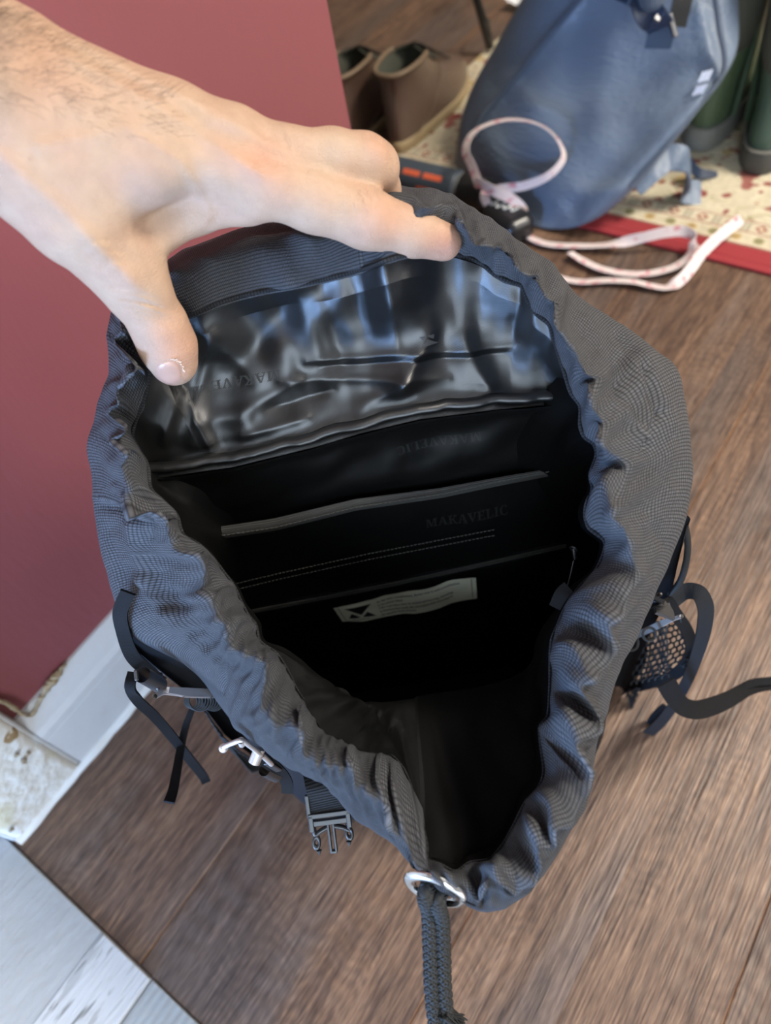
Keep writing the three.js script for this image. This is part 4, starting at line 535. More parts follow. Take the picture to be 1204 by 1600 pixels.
// ------------------------------------------------------------------ the hand
function surfaceNets(f, mn, mx, cell) {
  const nx = Math.ceil((mx.x - mn.x) / cell), ny = Math.ceil((mx.y - mn.y) / cell), nz = Math.ceil((mx.z - mn.z) / cell);
  const v = new Float32Array((nx + 1) * (ny + 1) * (nz + 1)), id = (i, j, k) => (k * (ny + 1) + j) * (nx + 1) + i;
  const Bk = 8;                                              // whole blocks far from the surface take one value
  for (let k0 = 0; k0 <= nz; k0 += Bk) for (let j0 = 0; j0 <= ny; j0 += Bk) for (let i0 = 0; i0 <= nx; i0 += Bk) {
    const c = f(mn.x + (i0 + Bk / 2) * cell, mn.y + (j0 + Bk / 2) * cell, mn.z + (k0 + Bk / 2) * cell), far = Math.abs(c) > Bk * cell * 1.35 + 0.008;
    for (let k = k0; k < Math.min(k0 + Bk, nz + 1); k++) for (let j = j0; j < Math.min(j0 + Bk, ny + 1); j++) for (let i = i0; i < Math.min(i0 + Bk, nx + 1); i++) v[id(i, j, k)] = far ? c : f(mn.x + i * cell, mn.y + j * cell, mn.z + k * cell);
  }
  const pos = [], map = new Int32Array(nx * ny * nz).fill(-1), cid = (i, j, k) => (k * ny + j) * nx + i, idx = [];
  const E = [[0, 1], [2, 3], [4, 5], [6, 7], [0, 2], [1, 3], [4, 6], [5, 7], [0, 4], [1, 5], [2, 6], [3, 7]];
  for (let k = 0; k < nz; k++) for (let j = 0; j < ny; j++) for (let i = 0; i < nx; i++) {
    const c = []; let neg = 0; for (let q = 0; q < 8; q++) { const t = v[id(i + (q & 1), j + ((q >> 1) & 1), k + (q >> 2))]; c.push(t); if (t < 0) neg++; }
    if (neg === 0 || neg === 8) continue;
    let sx = 0, sy = 0, sz = 0, n = 0; for (const [a, b] of E) if ((c[a] < 0) !== (c[b] < 0)) { const t = c[a] / (c[a] - c[b]); sx += (a & 1) + t * ((b & 1) - (a & 1)); sy += ((a >> 1) & 1) + t * (((b >> 1) & 1) - ((a >> 1) & 1)); sz += (a >> 2) + t * ((b >> 2) - (a >> 2)); n++; }
    map[cid(i, j, k)] = pos.length / 3; pos.push(mn.x + (i + sx / n) * cell, mn.y + (j + sy / n) * cell, mn.z + (k + sz / n) * cell);
  }
  for (let k = 1; k < nz; k++) for (let j = 1; j < ny; j++) for (let i = 1; i < nx; i++) {
    const a = v[id(i, j, k)] < 0;
    const q = (p0, p1, p2, p3, s) => { if (s) idx.push(p0, p1, p2, p0, p2, p3); else idx.push(p0, p2, p1, p0, p3, p2); };
    if (a !== (v[id(i + 1, j, k)] < 0)) q(map[cid(i, j - 1, k - 1)], map[cid(i, j, k - 1)], map[cid(i, j, k)], map[cid(i, j - 1, k)], a);
    if (a !== (v[id(i, j + 1, k)] < 0)) q(map[cid(i - 1, j, k - 1)], map[cid(i - 1, j, k)], map[cid(i, j, k)], map[cid(i, j, k - 1)], a);
    if (a !== (v[id(i, j, k + 1)] < 0)) q(map[cid(i - 1, j - 1, k)], map[cid(i, j - 1, k)], map[cid(i, j, k)], map[cid(i - 1, j, k)], a);
  }
  return { pos, idx };
}
const HANDD = {}; // depths of the joints
{
  // joints: photo x, y, distance, radius in photo px, flattening along the line of sight
  const J = (x, y, d, r) => ({ p: dep(x, y, d), r: r * d / F });
  const chains = [
    // forearm, wrist and back of the hand
    { k: 0.014, g: 0, f: 1.35, j: [J(-6836, -3340, 0.051, 978), J(-1204, -470, 0.158, 290), J(-371, -46, 0.229, 172), J(10, 148, 0.288, 128), J(120, 205, 0.297, 112), J(200, 240, 0.303, 94)] },
    { k: 0.012, g: 0, f: 1.3, j: [J(120, 195, 0.297, 96), J(250, 205, 0.306, 72), J(340, 240, 0.312, 60), J(405, 283, 0.320, 47)] },
    { k: 0.012, g: 0, f: 1.2, j: [J(120, 150, 0.302, 66), J(280, 188, 0.312, 44), J(370, 212, 0.317, 40), J(445, 236, 0.323, 37)] },
    { k: 0.012, g: 0, f: 1.1, j: [J(60, 270, 0.295, 92), J(120, 335, 0.306, 78), J(172, 392, 0.320, 62), J(207, 440, 0.330, 49)] },
    { k: 0.012, g: 0, f: 1.1, j: [J(120, 220, 0.325, 75), J(250, 240, 0.345, 60), J(380, 250, 0.352, 46)] },   // palm
    { k: 0.010, g: 0, f: 1, j: [J(240, 372, 0.327, 34), J(310, 338, 0.328, 33), J(385, 318, 0.326, 34)] },          // web of the thumb
    // fingers
    { k: 0.010, g: 1, f: 1, j: [J(207, 440, 0.330, 48), J(226, 470, 0.337, 43), J(248, 508, 0.346, 43), J(262, 540, 0.354, 43), J(271, 565, 0.360, 37)] },
    { k: 0.010, g: 2, f: 1, j: [J(415, 286, 0.320, 50), J(490, 314, 0.329, 46), J(572, 342, 0.338, 44), J(640, 362, 0.347, 37), J(692, 378, 0.354, 29)] },
    { k: 0.008, g: 3, f: 1, j: [J(450, 240, 0.322, 38), J(520, 246, 0.330, 41), J(568, 254, 0.338, 42), J(584, 260, 0.344, 37), J(591, 298, 0.360, 33), J(586, 345, 0.388, 29)] },
    { k: 0.008, g: 4, f: 1, j: [J(400, 240, 0.345, 38), J(500, 258, 0.362, 37), J(540, 272, 0.372, 36), J(545, 310, 0.394, 31), J(540, 345, 0.408, 27)] },
    { k: 0.008, g: 5, f: 1, j: [J(340, 235, 0.350, 34), J(430, 262, 0.372, 32), J(470, 276, 0.384, 30), J(478, 310, 0.402, 26), J(476, 342, 0.414, 23)] },
  ];
  const toC = (p) => { const d = p.clone().sub(V3(0, H, 0)); return V3(d.dot(CR_), d.dot(CD_), d.dot(CF_)); };
  for (const c of chains) c.q = c.j.map((j) => ({ p: toC(j.p), r: j.r }));
  const segD = (x, y, z, A, B, fl) => { const ax = A.p.x, ay = A.p.y, az = A.p.z, bx = B.p.x - ax, by = B.p.y - ay, bz = (B.p.z - az) * fl; const px = x - ax, py = y - ay, pz = (z - az) * fl; const t = clamp((px * bx + py * by + pz * bz) / (bx * bx + by * by + bz * bz), 0, 1); const dx = px - bx * t, dy = py - by * t, dz = pz - bz * t; return (Math.sqrt(dx * dx + dy * dy + dz * dz) - (A.r + (B.r - A.r) * t)); };
  const smin = (a, b, k) => { const h = Math.max(k - Math.abs(a - b), 0) / k; return Math.min(a, b) - h * h * k * 0.25; };
  const px = (x, y, d) => toC(dep(x, y, d));
  // creases: a short valley across a finger: centre, direction across (photo), half length, width, depth
  const creases = [];
  const crease = (x, y, d, dx, dy, hl, w, h) => { const L = Math.hypot(dx, dy); creases.push({ c: px(x, y, d), dx: dx / L, dy: dy / L, hl: hl * d / F, w: w * d / F, h }); };
  for (const o of [-14, -5, 5, 14]) crease(572 + o, 336 + o * 0.3, 0.338, 0.32, -1, 24, 2.4, 0.00055);
  for (const o of [-5, 3]) crease(646 + o, 356 + o * 0.3, 0.347, 0.32, -1, 22, 2.4, 0.0005);
  for (const [o, h] of [[-9, 0.0006], [0, 0.0011], [9, 0.0006], [16, 0.0004]]) crease(242 + o * 0.4, 494 + o, 0.346, 1, 0.12, 30, 2.6, h);
  for (const o of [-8, 0, 8]) crease(575 + o, 244, 0.338, 0.1, -1, 24, 2.4, 0.0004);
  for (const o of [-10, 0, 9]) crease(202 + o * 0.5, 432 + o, 0.33, 1, -0.45, 24, 3, 0.0004);
  crease(300, 362, 0.32, 1, -0.62, 46, 3.5, 0.0012); crease(322, 366, 0.32, 1, -0.45, 40, 3, 0.0009); crease(453, 250, 0.325, 0.35, 1, 22, 5, 0.0005);
  // tendons, knuckles, veins: ridges on the back of the hand
  const ridges = [];
  const ridge = (pts, d, w, h) => ridges.push({ q: pts.map(([x, y]) => px(x, y, d)), w: w * d / F, h });
  ridge([[150, 110], [250, 148], [340, 182], [440, 220]], 0.30, 13, 0.0012); ridge([[150, 150], [260, 190], [330, 222], [400, 262]], 0.30, 12, 0.0012);
  ridge([[60, 300], [130, 360], [190, 425]], 0.30, 14, 0.0011); ridge([[110, 280], [180, 255], [260, 212], [330, 192]], 0.30, 9, 0.0008); ridge([[230, 240], [290, 262], [310, 300], [300, 330]], 0.30, 9, 0.0006);
  ridge([[395, 262], [430, 272]], 0.31, 26, 0.0020); ridge([[190, 425], [212, 440]], 0.32, 22, 0.0018); ridge([[565, 236], [590, 244]], 0.33, 18, 0.0012); ridge([[560, 328], [590, 338]], 0.33, 22, 0.0009);
  const hollows = [[[225, 335], [330, 322]], [[300, 205], [420, 240]]].map((p) => p.map(([x, y]) => px(x, y, 0.30)));
  const f = (x, y, z) => {
    let palm = 1, fing = 1; const gs = [1, 1, 1, 1, 1, 1];
    for (const c of chains) { let d = 1; for (let i = 0; i + 1 < c.q.length; i++) d = smin(d, segD(x, y, z, c.q[i], c.q[i + 1], c.f), 0.004); if (c.g === 0) palm = smin(palm, d, c.k); else gs[c.g] = d; }
    let o = palm; for (let g = 1; g < 6; g++) o = g === 1 ? smin(o, gs[g], 0.008) : smin(o, gs[g], 0.005);
    if (o > 0.006 || o < -0.008) return o;
    const X = x / z, Y = y / z;                               // only features on the side of the hand's back
    for (const c of creases) { const ex = x - c.c.x, ey = y - c.c.y, al = ex * c.dx + ey * c.dy, ac = -ex * c.dy + ey * c.dx; if (Math.abs(z - c.c.z) < 0.05 && Math.abs(al) < c.hl * 1.6) o += c.h * Math.exp(-((ac / c.w) ** 2)) * Math.exp(-((al / c.hl) ** 4)); }
    for (const r of ridges) { let m = 1; for (let i = 0; i + 1 < r.q.length; i++) { const A = r.q[i], B = r.q[i + 1], bx = B.x - A.x, by = B.y - A.y, t = clamp(((x - A.x) * bx + (y - A.y) * by) / (bx * bx + by * by), 0, 1); m = Math.min(m, Math.hypot(x - A.x - bx * t, y - A.y - by * t)); } if (m < r.w * 3) o -= r.h * Math.exp(-((m / r.w) ** 2)); }
    for (const hq of hollows) { const A = hq[0], B = hq[1], bx = B.x - A.x, by = B.y - A.y, t = clamp(((x - A.x) * bx + (y - A.y) * by) / (bx * bx + by * by), 0, 1), m = Math.hypot(x - A.x - bx * t, y - A.y - by * t); o += 0.0022 * Math.exp(-((m / 0.007) ** 2)); }
    return o;
  };
  const mn = V3(1, 1, 1), mx = V3(-1, -1, -1); for (const c of chains) for (const q of c.q) { mn.min(q.p.clone().subScalar(q.r + 0.006)); mx.max(q.p.clone().addScalar(q.r + 0.006)); }
  const { pos, idx } = surfaceNets(f, mn, mx, 0.0018);
  const e = 0.0008, n = pos.length / 3, P = new Float32Array(n * 3), Nn = new Float32Array(n * 3), C = new Float32Array(n * 3), U = new Float32Array(n * 2);
  // the thumb nail
  const nail = { c: px(261, 583, 0.338), rx: 23 * 0.355 / F, ry: 18 * 0.355 / F };
  const spots = [[[418, 258], 40, [1.05, 0.89, 0.87]], [[385, 246], 34, [1.03, 0.93, 0.9]], [[700, 384], 34, [1.05, 0.82, 0.80]], [[600, 340], 44, [1.04, 0.88, 0.84]], [[270, 540], 46, [1.04, 0.86, 0.83]], [[590, 232], 26, [1.03, 0.9, 0.86]], [[262, 300], 42, [0.90, 0.95, 1.02]], [[230, 270], 34, [0.93, 0.97, 1.02]], [[70, 100], 60, [1.03, 0.93, 0.88]]].map(([[x, y], r, t]) => ({ x: (x - CX) / F, y: (y - CY) / F, r: r / F, t }));
  const mole = [[47, 245, 3.2], [30, 232, 1.6], [160, 205, 1.4], [96, 190, 1.3]].map(([x, y, r]) => ({ x: (x - CX) / F, y: (y - CY) / F, r: r / F }));
  for (let i = 0; i < n; i++) {
    let x = pos[i * 3], y = pos[i * 3 + 1], z = pos[i * 3 + 2];
    for (let k = 0; k < 2; k++) { const d = f(x, y, z), gx = f(x + e, y, z) - f(x - e, y, z), gy = f(x, y + e, z) - f(x, y - e, z), gz = f(x, y, z + e) - f(x, y, z - e), L2 = (gx * gx + gy * gy + gz * gz) / (4 * e * e); const s = d / Math.max(L2, 0.2) / (2 * e); x -= gx * s; y -= gy * s; z -= gz * s; }
    let gx = f(x + e, y, z) - f(x - e, y, z), gy = f(x, y + e, z) - f(x, y - e, z), gz = f(x, y, z + e) - f(x, y, z - e); const L = Math.hypot(gx, gy, gz); gx /= L; gy /= L; gz /= L;
    const w = V3(0, H, 0).addScaledVector(CR_, x).addScaledVector(CD_, y).addScaledVector(CF_, z); P.set([w.x, w.y, w.z], i * 3);
    const nw = CR_.clone().multiplyScalar(gx).addScaledVector(CD_, gy).addScaledVector(CF_, gz); Nn.set([nw.x, nw.y, nw.z], i * 3);
    // skin: base tone with mottling, redder over the knuckles and finger ends
    const m = 1 + 0.07 * N3(x * 160, y * 160, z * 160) + 0.05 * N3(x * 420, y * 420, z * 420); let r = 0.465 * m, g = 0.308 * m, b = 0.212 * m; const red = 0.06 * N3(x * 70, y * 70, z * 70 + 4); g *= 1 - red; b *= 1 - red;
    const X = x / z, Y = y / z;
    for (const s of spots) { const k = Math.exp(-(((X - s.x) ** 2 + (Y - s.y) ** 2) / (s.r * s.r))); r *= lerp(1, s.t[0], k); g *= lerp(1, s.t[1], k); b *= lerp(1, s.t[2], k); }
    for (const s of mole) { const k = Math.exp(-((((X - s.x) ** 2 + (Y - s.y) ** 2) / (s.r * s.r)) ** 2)); r = lerp(r, 0.25, k * 0.8); g = lerp(g, 0.10, k * 0.8); b = lerp(b, 0.07, k * 0.8); }
    C.set([r, g, b], i * 3); const ux = x * 0.85 + y * 0.5, uy = -x * 0.5 + y * 0.85; U.set([(ux + z * 0.4) * 26, (uy + z * 0.8) * 26], i * 2);
  }
  const g = new THREE.BufferGeometry(); g.setAttribute('position', new THREE.BufferAttribute(P, 3)); g.setAttribute('normal', new THREE.BufferAttribute(Nn, 3)); g.setAttribute('color', new THREE.BufferAttribute(C, 3)); g.setAttribute('uv', new THREE.BufferAttribute(U, 2)); g.setIndex(idx);
  const base = dep(-200, 10, 0.282);
  const person = thing('person', 'bare left hand and forearm pinching the back edge of the backpack collar', 'person', [base.x, base.y, base.z]);
  g.translate(-base.x, -base.y, -base.z);
  M.skin = MS({ color: lin(1, 1, 1), vertexColors: true, roughness: 0.48, bumpMap: skinB, bumpScale: 0.00035, sheen: 0.25, sheenColor: new THREE.Color().setRGB(1, 0.6, 0.45), sheenRoughness: 0.5, side: THREE.FrontSide });
  mesh('arm_and_hand', g, M.skin, person);
  // finger nail: a thin curved plate fitted on the thumb
  const cast = (x, y, off) => { const r = V3((x - CX) / F, (y - CY) / F, 1); let z = 0.24, hit = false; for (let k = 0; k < 90 && z < 0.5; k++) { const d = f(r.x * z, r.y * z, z); if (d < 0.00005) { hit = true; break; } z += Math.max(d * 0.8, 0.00005); } if (!hit) return null; const q = r.multiplyScalar(z - off); return V3(0, H, 0).addScaledVector(CR_, q.x).addScaledVector(CD_, q.y).addScaledVector(CF_, q.z).sub(base); };
  const nailMat = MS({ color: lin(0.50, 0.30, 0.225), roughness: 0.32, clearcoat: 0.3, clearcoatRoughness: 0.25 });
  const NL = (a, b) => { const ca = Math.cos(a * Math.PI * 2), sa = Math.sin(a * Math.PI * 2), q = 2.6, k = 1 / Math.pow(Math.abs(ca) ** q + Math.abs(sa) ** q, 1 / q); const ox = ca * k * 20 * b, oy = sa * k * 19 * b; const c = 0.975, s = 0.2; return [264 + ox * c + oy * s, 584 - ox * s + oy * c]; };
  const nailM = mesh('thumb_nail', grid(48, 10, (a, b) => { let k = b, p = null; while (!p && k >= 0) { const [x, y] = NL(a, k); p = cast(x, y, 0.0007 * (1 - b ** 6) - 0.0002); k -= 0.05; } return p ?? V3(0, 0, 0); }), nailMat, person);
  const cut = []; const rr = rng(3); for (let k = 0; k < 13; k++) { const a = lerp(-0.20, 0.0, k / 12), [x, y] = NL(a, 1.06 + 0.1 * rr()), [x2, y2] = NL(a + 0.02 * rr(), 1.14 + 0.16 * rr()); const c0 = cast(x, y, 0.0004), c1 = cast(x2, y2, 0.0007 + 0.0006 * rr()); if (c0 && c1) cut.push(new THREE.TubeGeometry(new THREE.LineCurve3(c0, c1), 2, 0.00022, 4)); }
  mesh('cuticle', mergeGeometries(cut), MS({ color: lin(0.75, 0.62, 0.5), roughness: 0.7 }), nailM).userData.kind = 'stuff';
  { // the sleeve over the elbow and upper arm, outside the picture
    const cam2 = (x, y, z) => V3(0, H, 0).addScaledVector(CR_, x).addScaledVector(CD_, y).addScaledVector(CF_, z).sub(base);
    const sc = spline([cam2(-0.285, -0.178, 0.105), cam2(-0.325, -0.184, 0.052), V3(-0.33, 0.84, 0.10).sub(base), V3(-0.26, 0.92, 0.26).sub(base), V3(-0.12, 1.0, 0.42).sub(base)]), fr = sc.computeFrenetFrames(60, false);
    mesh('sleeve', grid(48, 60, (a, b, i, j) => { const t = a * Math.PI * 2, r = (lerp(0.050, 0.068, b) + 0.004 * N3(a * 4, b * 22, 2)) * (j === 60 ? 0.02 : 1); return sc.getPoint(b).addScaledVector(fr.normals[j], Math.cos(t) * r).addScaledVector(fr.binormals[j], Math.sin(t) * r); }, { closeU: true }), MS({ color: lin(0.03, 0.035, 0.045), roughness: 0.85 }), person);
  }
  // fine hairs on the forearm
  const hr = rng(21), hg = []; for (let k = 0; k < 420; k++) { const t = hr(), s = hr() ** 1.6, x = lerp(-20, 300, t * t * 0.9), top = 12 + x * 0.5, y = top + 4 + s * (150 - x * 0.25); const a = cast(x, y, -0.0002); if (!a) continue; const n0 = V3(0, 0, 0), L = 0.004 + 0.006 * hr(), dir = acr(0.9 + 0.3 * (hr() - 0.5), 0.25 + 0.9 * (hr() - 0.5) - 0.5 * (1 - s)); const m = a.clone().addScaledVector(dir, L * 0.5).addScaledVector(CF_, -0.0018), b2 = a.clone().addScaledVector(dir, L).addScaledVector(CF_, -0.0010).addScaledVector(CD_, 0.0012 * (hr() - 0.3)); hg.push(new THREE.TubeGeometry(new THREE.QuadraticBezierCurve3(a, m, b2), 5, 0.00005, 3)); }
  mesh('arm_hair', mergeGeometries(hg), MS({ color: lin(0.14, 0.085, 0.05), roughness: 0.6 }), person).userData.kind = 'stuff';
}

// ------------------------------------------------------------------ things behind: rug, shoes, blue bag, ribbon, canister
const RUGT = 0.006;
{
  const rug = thing('rug', 'cream patterned rug with dark red border under the blue bag and boots', 'rug', [-0.1, 0, -1.5]);
  const x0 = -0.785, x1 = 0.75, z1 = -0.884, z0 = -2.1, rb = 0.040;
  const pat = dataTex(1024, 512, (u, v) => {                // u along the border, v from the red edge inwards
    let r = 0.79, g = 0.745, b = 0.64; const x = u * 0.5, y = v * 0.25;   // metres
    const n = 0.04 * fbm(x * 60, y * 60, 2, 3); r += n; g += n; b += n;
    const dye = (c, k) => { r = lerp(r, c[0], k); g = lerp(g, c[1], k); b = lerp(b, c[2], k); };
    const RED = [0.50, 0.20, 0.19], OL = [0.50, 0.47, 0.30], GR = [0.42, 0.40, 0.36], TAN = [0.68, 0.55, 0.32];
    const cell = (cx, w) => ((cx / w) % 1 + 1) % 1 - 0.5;
    if (y < 0.002) dye(RED, 0.6);
    if (y > 0.004 && y < 0.026) { const c = cell(x, 0.030), d = Math.hypot(c * 0.03, y - 0.015); dye(OL, 0.8 * sstep(0.008, 0.006, d) * (Math.floor(x / 0.03) % 2 ? 1 : 0)); dye(TAN, 0.8 * sstep(0.008, 0.006, d) * (Math.floor(x / 0.03) % 2 ? 0 : 1)); dye(GR, 0.5 * sstep(0.003, 0.002, d)); }
    if (Math.abs(y - 0.029) < 0.0012 || Math.abs(y - 0.052) < 0.0012) dye(RED, 0.55);
    if (y > 0.031 && y < 0.050) { const c = cell(x, 0.040), d = Math.abs(c * 0.04) + Math.abs(y - 0.0405); dye(RED, 0.75 * sstep(0.010, 0.007, d)); dye([0.85, 0.8, 0.66], sstep(0.005, 0.003, d)); dye(GR, 0.4 * (Math.abs(Math.abs(c) - 0.42) < 0.05 ? 1 : 0)); }
    if (y > 0.055) { const f1 = N3(x * 34, y * 34, 5.5), f2 = N3(x * 60 + 9, y * 60, 1.2), f3 = N3(x * 26 + 4, y * 30, 9.7); dye(OL, 0.7 * sstep(0.05, 0.0, Math.abs(f1)) * sstep(-0.2, 0.2, f3)); dye(RED, 0.85 * sstep(0.34, 0.46, f2)); dye(RED, 0.7 * sstep(0.38, 0.5, f3)); dye(TAN, 0.6 * sstep(0.4, 0.5, f1)); }
    return [r, g, b];
  }, true);
  const slab = (ax, bx, az, bz, mat, name, opt) => { const g = box(bx - ax, RUGT, bz - az, 0.0024, 3); const p = g.attributes.position, uv = g.attributes.uv; for (let i = 0; i < p.count; i++) uv.setXY(i, (p.getX(i) + (ax + bx) / 2) / 0.5, ((z1 - rb) - (p.getZ(i) + (az + bz) / 2)) / 0.25); g.translate((ax + bx) / 2 + 0.1, RUGT / 2 + 0.0003, (az + bz) / 2 + 1.5); return mesh(name, g, mat, rug, opt); };
  slab(x0, x1, z0, z1 - rb, MS({ map: pat, roughness: 0.95, bumpMap: rep(fineT, 3, 3), bumpScale: 0.002 }), 'woven_field');
  const red = MS({ color: lin(0.31, 0.028, 0.034), roughness: 0.85, bumpMap: rep(webT, 12, 6), bumpScale: 0.0008 });
  slab(x0, x1, z1 - rb, z1 - 0.012, red, 'border_band', { label: 'dark red border' }); slab(x0, x1, z1 - 0.0125, z1, red, 'border_binding', { label: 'rounded red edge binding' });
}
function footRing(back, front, wHeel, wBall, y, n = 48) {     // outline of a foot: x forwards, z across
  return (a) => { const t = a * Math.PI * 2, c = Math.cos(t), s = Math.sin(t), x = (back + front) / 2 + (front - back) / 2 * Math.sign(c) * Math.abs(c) ** 0.85, k = clamp((x - back) / (front - back), 0, 1); const w = lerp(wHeel, wBall, sstep(0.2, 0.7, k)); return V3(x, y, Math.sign(s) * Math.abs(s) ** 0.8 * w / 2); };
}
function loftRings(rings, n, m) {                            // rings of points, from low to high
  const cs = Array.from({ length: n + 1 }, (_, i) => new THREE.CatmullRomCurve3(rings.map((r) => r(i % n / n)), false, 'centripetal'));
  return grid(n, m, (a, b, i) => cs[i % n].getPoint(b), { closeU: true });
}
function ankleBoot(label, heel, toe, y0, group) {
  const t = thing('leather_boot', label, 'boot', [heel.x, y0, heel.z], group); const d = toe.clone().sub(heel); t.rotation.y = Math.atan2(-d.z, d.x); t.scale.setScalar(0.86);
  const R = footRing;
  mesh('sole', loftRings([R(0.01, 0.27, 0.05, 0.07, 0.0005), R(0, 0.285, 0.068, 0.096, 0.001), R(-0.003, 0.289, 0.072, 0.1, 0.006), R(-0.003, 0.289, 0.072, 0.1, 0.017), R(0.002, 0.284, 0.066, 0.094, 0.021), R(0.05, 0.2, 0.01, 0.01, 0.0215)], 56, 30), M.soleTan, t, { label: 'pale tan sole' });
  mesh('upper', loftRings([R(0.004, 0.282, 0.064, 0.092, 0.019), R(0.0, 0.284, 0.067, 0.096, 0.032), R(-0.002, 0.278, 0.068, 0.094, 0.052), R(0.0, 0.245, 0.066, 0.086, 0.072), R(0.003, 0.195, 0.064, 0.078, 0.090), R(0.004, 0.158, 0.064, 0.074, 0.108), R(0.0, 0.128, 0.068, 0.076, 0.128), R(-0.006, 0.118, 0.074, 0.080, 0.146)], 64, 56), M.leather, t);
  // the padded top edge and the dark inside
  const top = R(-0.006, 0.118, 0.074, 0.080, 0.147); const tl = Array.from({ length: 48 }, (_, i) => top(i / 48)).filter((p) => !(p.x > 0.096 && Math.abs(p.z) < 0.034)); tl.sort((a, b) => Math.atan2(a.z, -(a.x - 0.05)) - Math.atan2(b.z, -(b.x - 0.05)));
  mesh('collar', new THREE.TubeGeometry(new THREE.CatmullRomCurve3(tl), 90, 0.0046, 8), M.leatherEdge, t, { label: 'lighter rolled top edge' });
  mesh('boot_lining', loftRings([R(-0.004, 0.114, 0.071, 0.076, 0.146), R(0.010, 0.118, 0.054, 0.060, 0.11), R(0.014, 0.14, 0.050, 0.058, 0.075), R(0.02, 0.18, 0.046, 0.058, 0.045), R(0.04, 0.16, 0.01, 0.02, 0.042)], 48, 30), M.leatherIn, t);
  mesh('tongue', grid(14, 24, (a, b) => { const z = (a - 0.5) * lerp(0.05, 0.062, b); return V3(lerp(0.20, 0.104, b) - Math.abs(a - 0.5) * 0.03, lerp(0.088, 0.151, b) - Math.abs(a - 0.5) * 0.012, z); }), M.leatherIn, t);
  for (let i = 0; i < 5; i++) { const k = i / 4, x = lerp(0.185, 0.118, k), y = lerp(0.094, 0.142, k); mesh('lace', tube([V3(x + 0.004, y - 0.006, -0.03), V3(x, y + 0.006, 0), V3(x + 0.004, y - 0.004, 0.03)], 0.0021, 16, 6), M.laceMat, t); }
  mesh('heel_strip', grid(8, 24, (a, b) => V3(-0.004 - 0.003 * Math.sin(a * Math.PI) - 0.001 * b, lerp(0.03, 0.15, b), (a - 0.5) * 0.022)), M.leather, t);
  mesh('quarter_seam', tube([V3(0.03, 0.03, 0.037), V3(0.09, 0.055, 0.0435), V3(0.13, 0.09, 0.039), V3(0.115, 0.14, 0.038)], 0.0011, 30, 5), M.leatherEdge, t); mesh('quarter_seam', tube([V3(0.03, 0.03, -0.037), V3(0.09, 0.055, -0.0435), V3(0.13, 0.09, -0.039), V3(0.115, 0.14, -0.038)], 0.0011, 30, 5), M.leatherEdge, t);
}
ankleBoot('brown leather ankle boot half hidden behind the end of the red wall', at(541, 240, 0), at(652, 110, 0), 0.0, undefined);
ankleBoot('shiny brown leather ankle boot with tan sole, fully in view beside the blue bag', at(620, 240, RUGT), at(730, 112, RUGT), RUGT + 0.0005, undefined);
function rubberBoot(label, heel, turn, sole, shaft) {
  const t = thing('rubber_boot', label, 'boot', [heel.x, RUGT + 0.0005, heel.z]); t.rotation.y = turn; t.scale.setScalar(0.90); const R = footRing;
  mesh('sole', loftRings([R(0.01, 0.27, 0.06, 0.08, 0.0), R(0, 0.292, 0.088, 0.108, 0.001), R(-0.004, 0.297, 0.092, 0.112, 0.012), R(-0.004, 0.297, 0.090, 0.110, 0.036), R(0.0, 0.29, 0.084, 0.104, 0.040), R(0.05, 0.2, 0.01, 0.01, 0.041)], 60, 26), sole, t, { label: 'thick grey rubber sole' });
  mesh('sole_rim', new THREE.TubeGeometry(new THREE.CatmullRomCurve3(Array.from({ length: 60 }, (_, i) => R(-0.003, 0.296, 0.089, 0.109, 0.039)(i / 60)), true), 140, 0.002, 6, true), M.rubberSolePale, t);
  mesh('shaft', loftRings([R(0.003, 0.286, 0.080, 0.1, 0.036), R(0.002, 0.288, 0.082, 0.102, 0.055), R(0.006, 0.27, 0.08, 0.096, 0.085), R(0.012, 0.20, 0.08, 0.09, 0.115), R(0.012, 0.145, 0.082, 0.092, 0.15), R(0.004, 0.135, 0.088, 0.098, 0.2), R(-0.006, 0.138, 0.1, 0.108, 0.26), R(-0.012, 0.142, 0.11, 0.116, 0.33), R(-0.012, 0.142, 0.11, 0.116, 0.36)], 64, 60), shaft, t);
  mesh('boot_lining', loftRings([R(-0.010, 0.140, 0.107, 0.113, 0.36), R(-0.004, 0.13, 0.098, 0.104, 0.26), R(0.01, 0.13, 0.08, 0.09, 0.15), R(0.03, 0.12, 0.02, 0.03, 0.12)], 48, 20), M.leatherIn, t);
  mesh('top_band', new THREE.TubeGeometry(new THREE.CatmullRomCurve3(Array.from({ length: 48 }, (_, i) => R(-0.012, 0.142, 0.11, 0.116, 0.358)(i / 48)), true), 100, 0.004, 8, true), shaft, t);
  for (const s of [-1, 1]) mesh('side_panel', grid(12, 30, (a, b) => { const y = lerp(0.045, 0.24, b), x = lerp(0.03, 0.075, a) + 0.02 * b; return V3(x, y, s * (lerp(0.0425, 0.052, b) + 0.0012 - 0.006 * (2 * a - 1) ** 2)); }), M.rubberPale, t, { label: 'paler green side patch' });
}
rubberBoot('tall olive green rubber boot half hidden behind the blue bag, with a light grey sole', at(1086, 238, RUGT), 1.66, M.rubberSolePale, M.rubberGreen);
rubberBoot('tall dark green rubber boot at the right edge, with a dark grey sole', at(1176, 274, RUGT), 1.60, M.rubberSole, MS({ color: lin(0.055, 0.10, 0.07), roughness: 0.35, bumpMap: rep(fineT, 9, 9), bumpScale: 0.001 }));
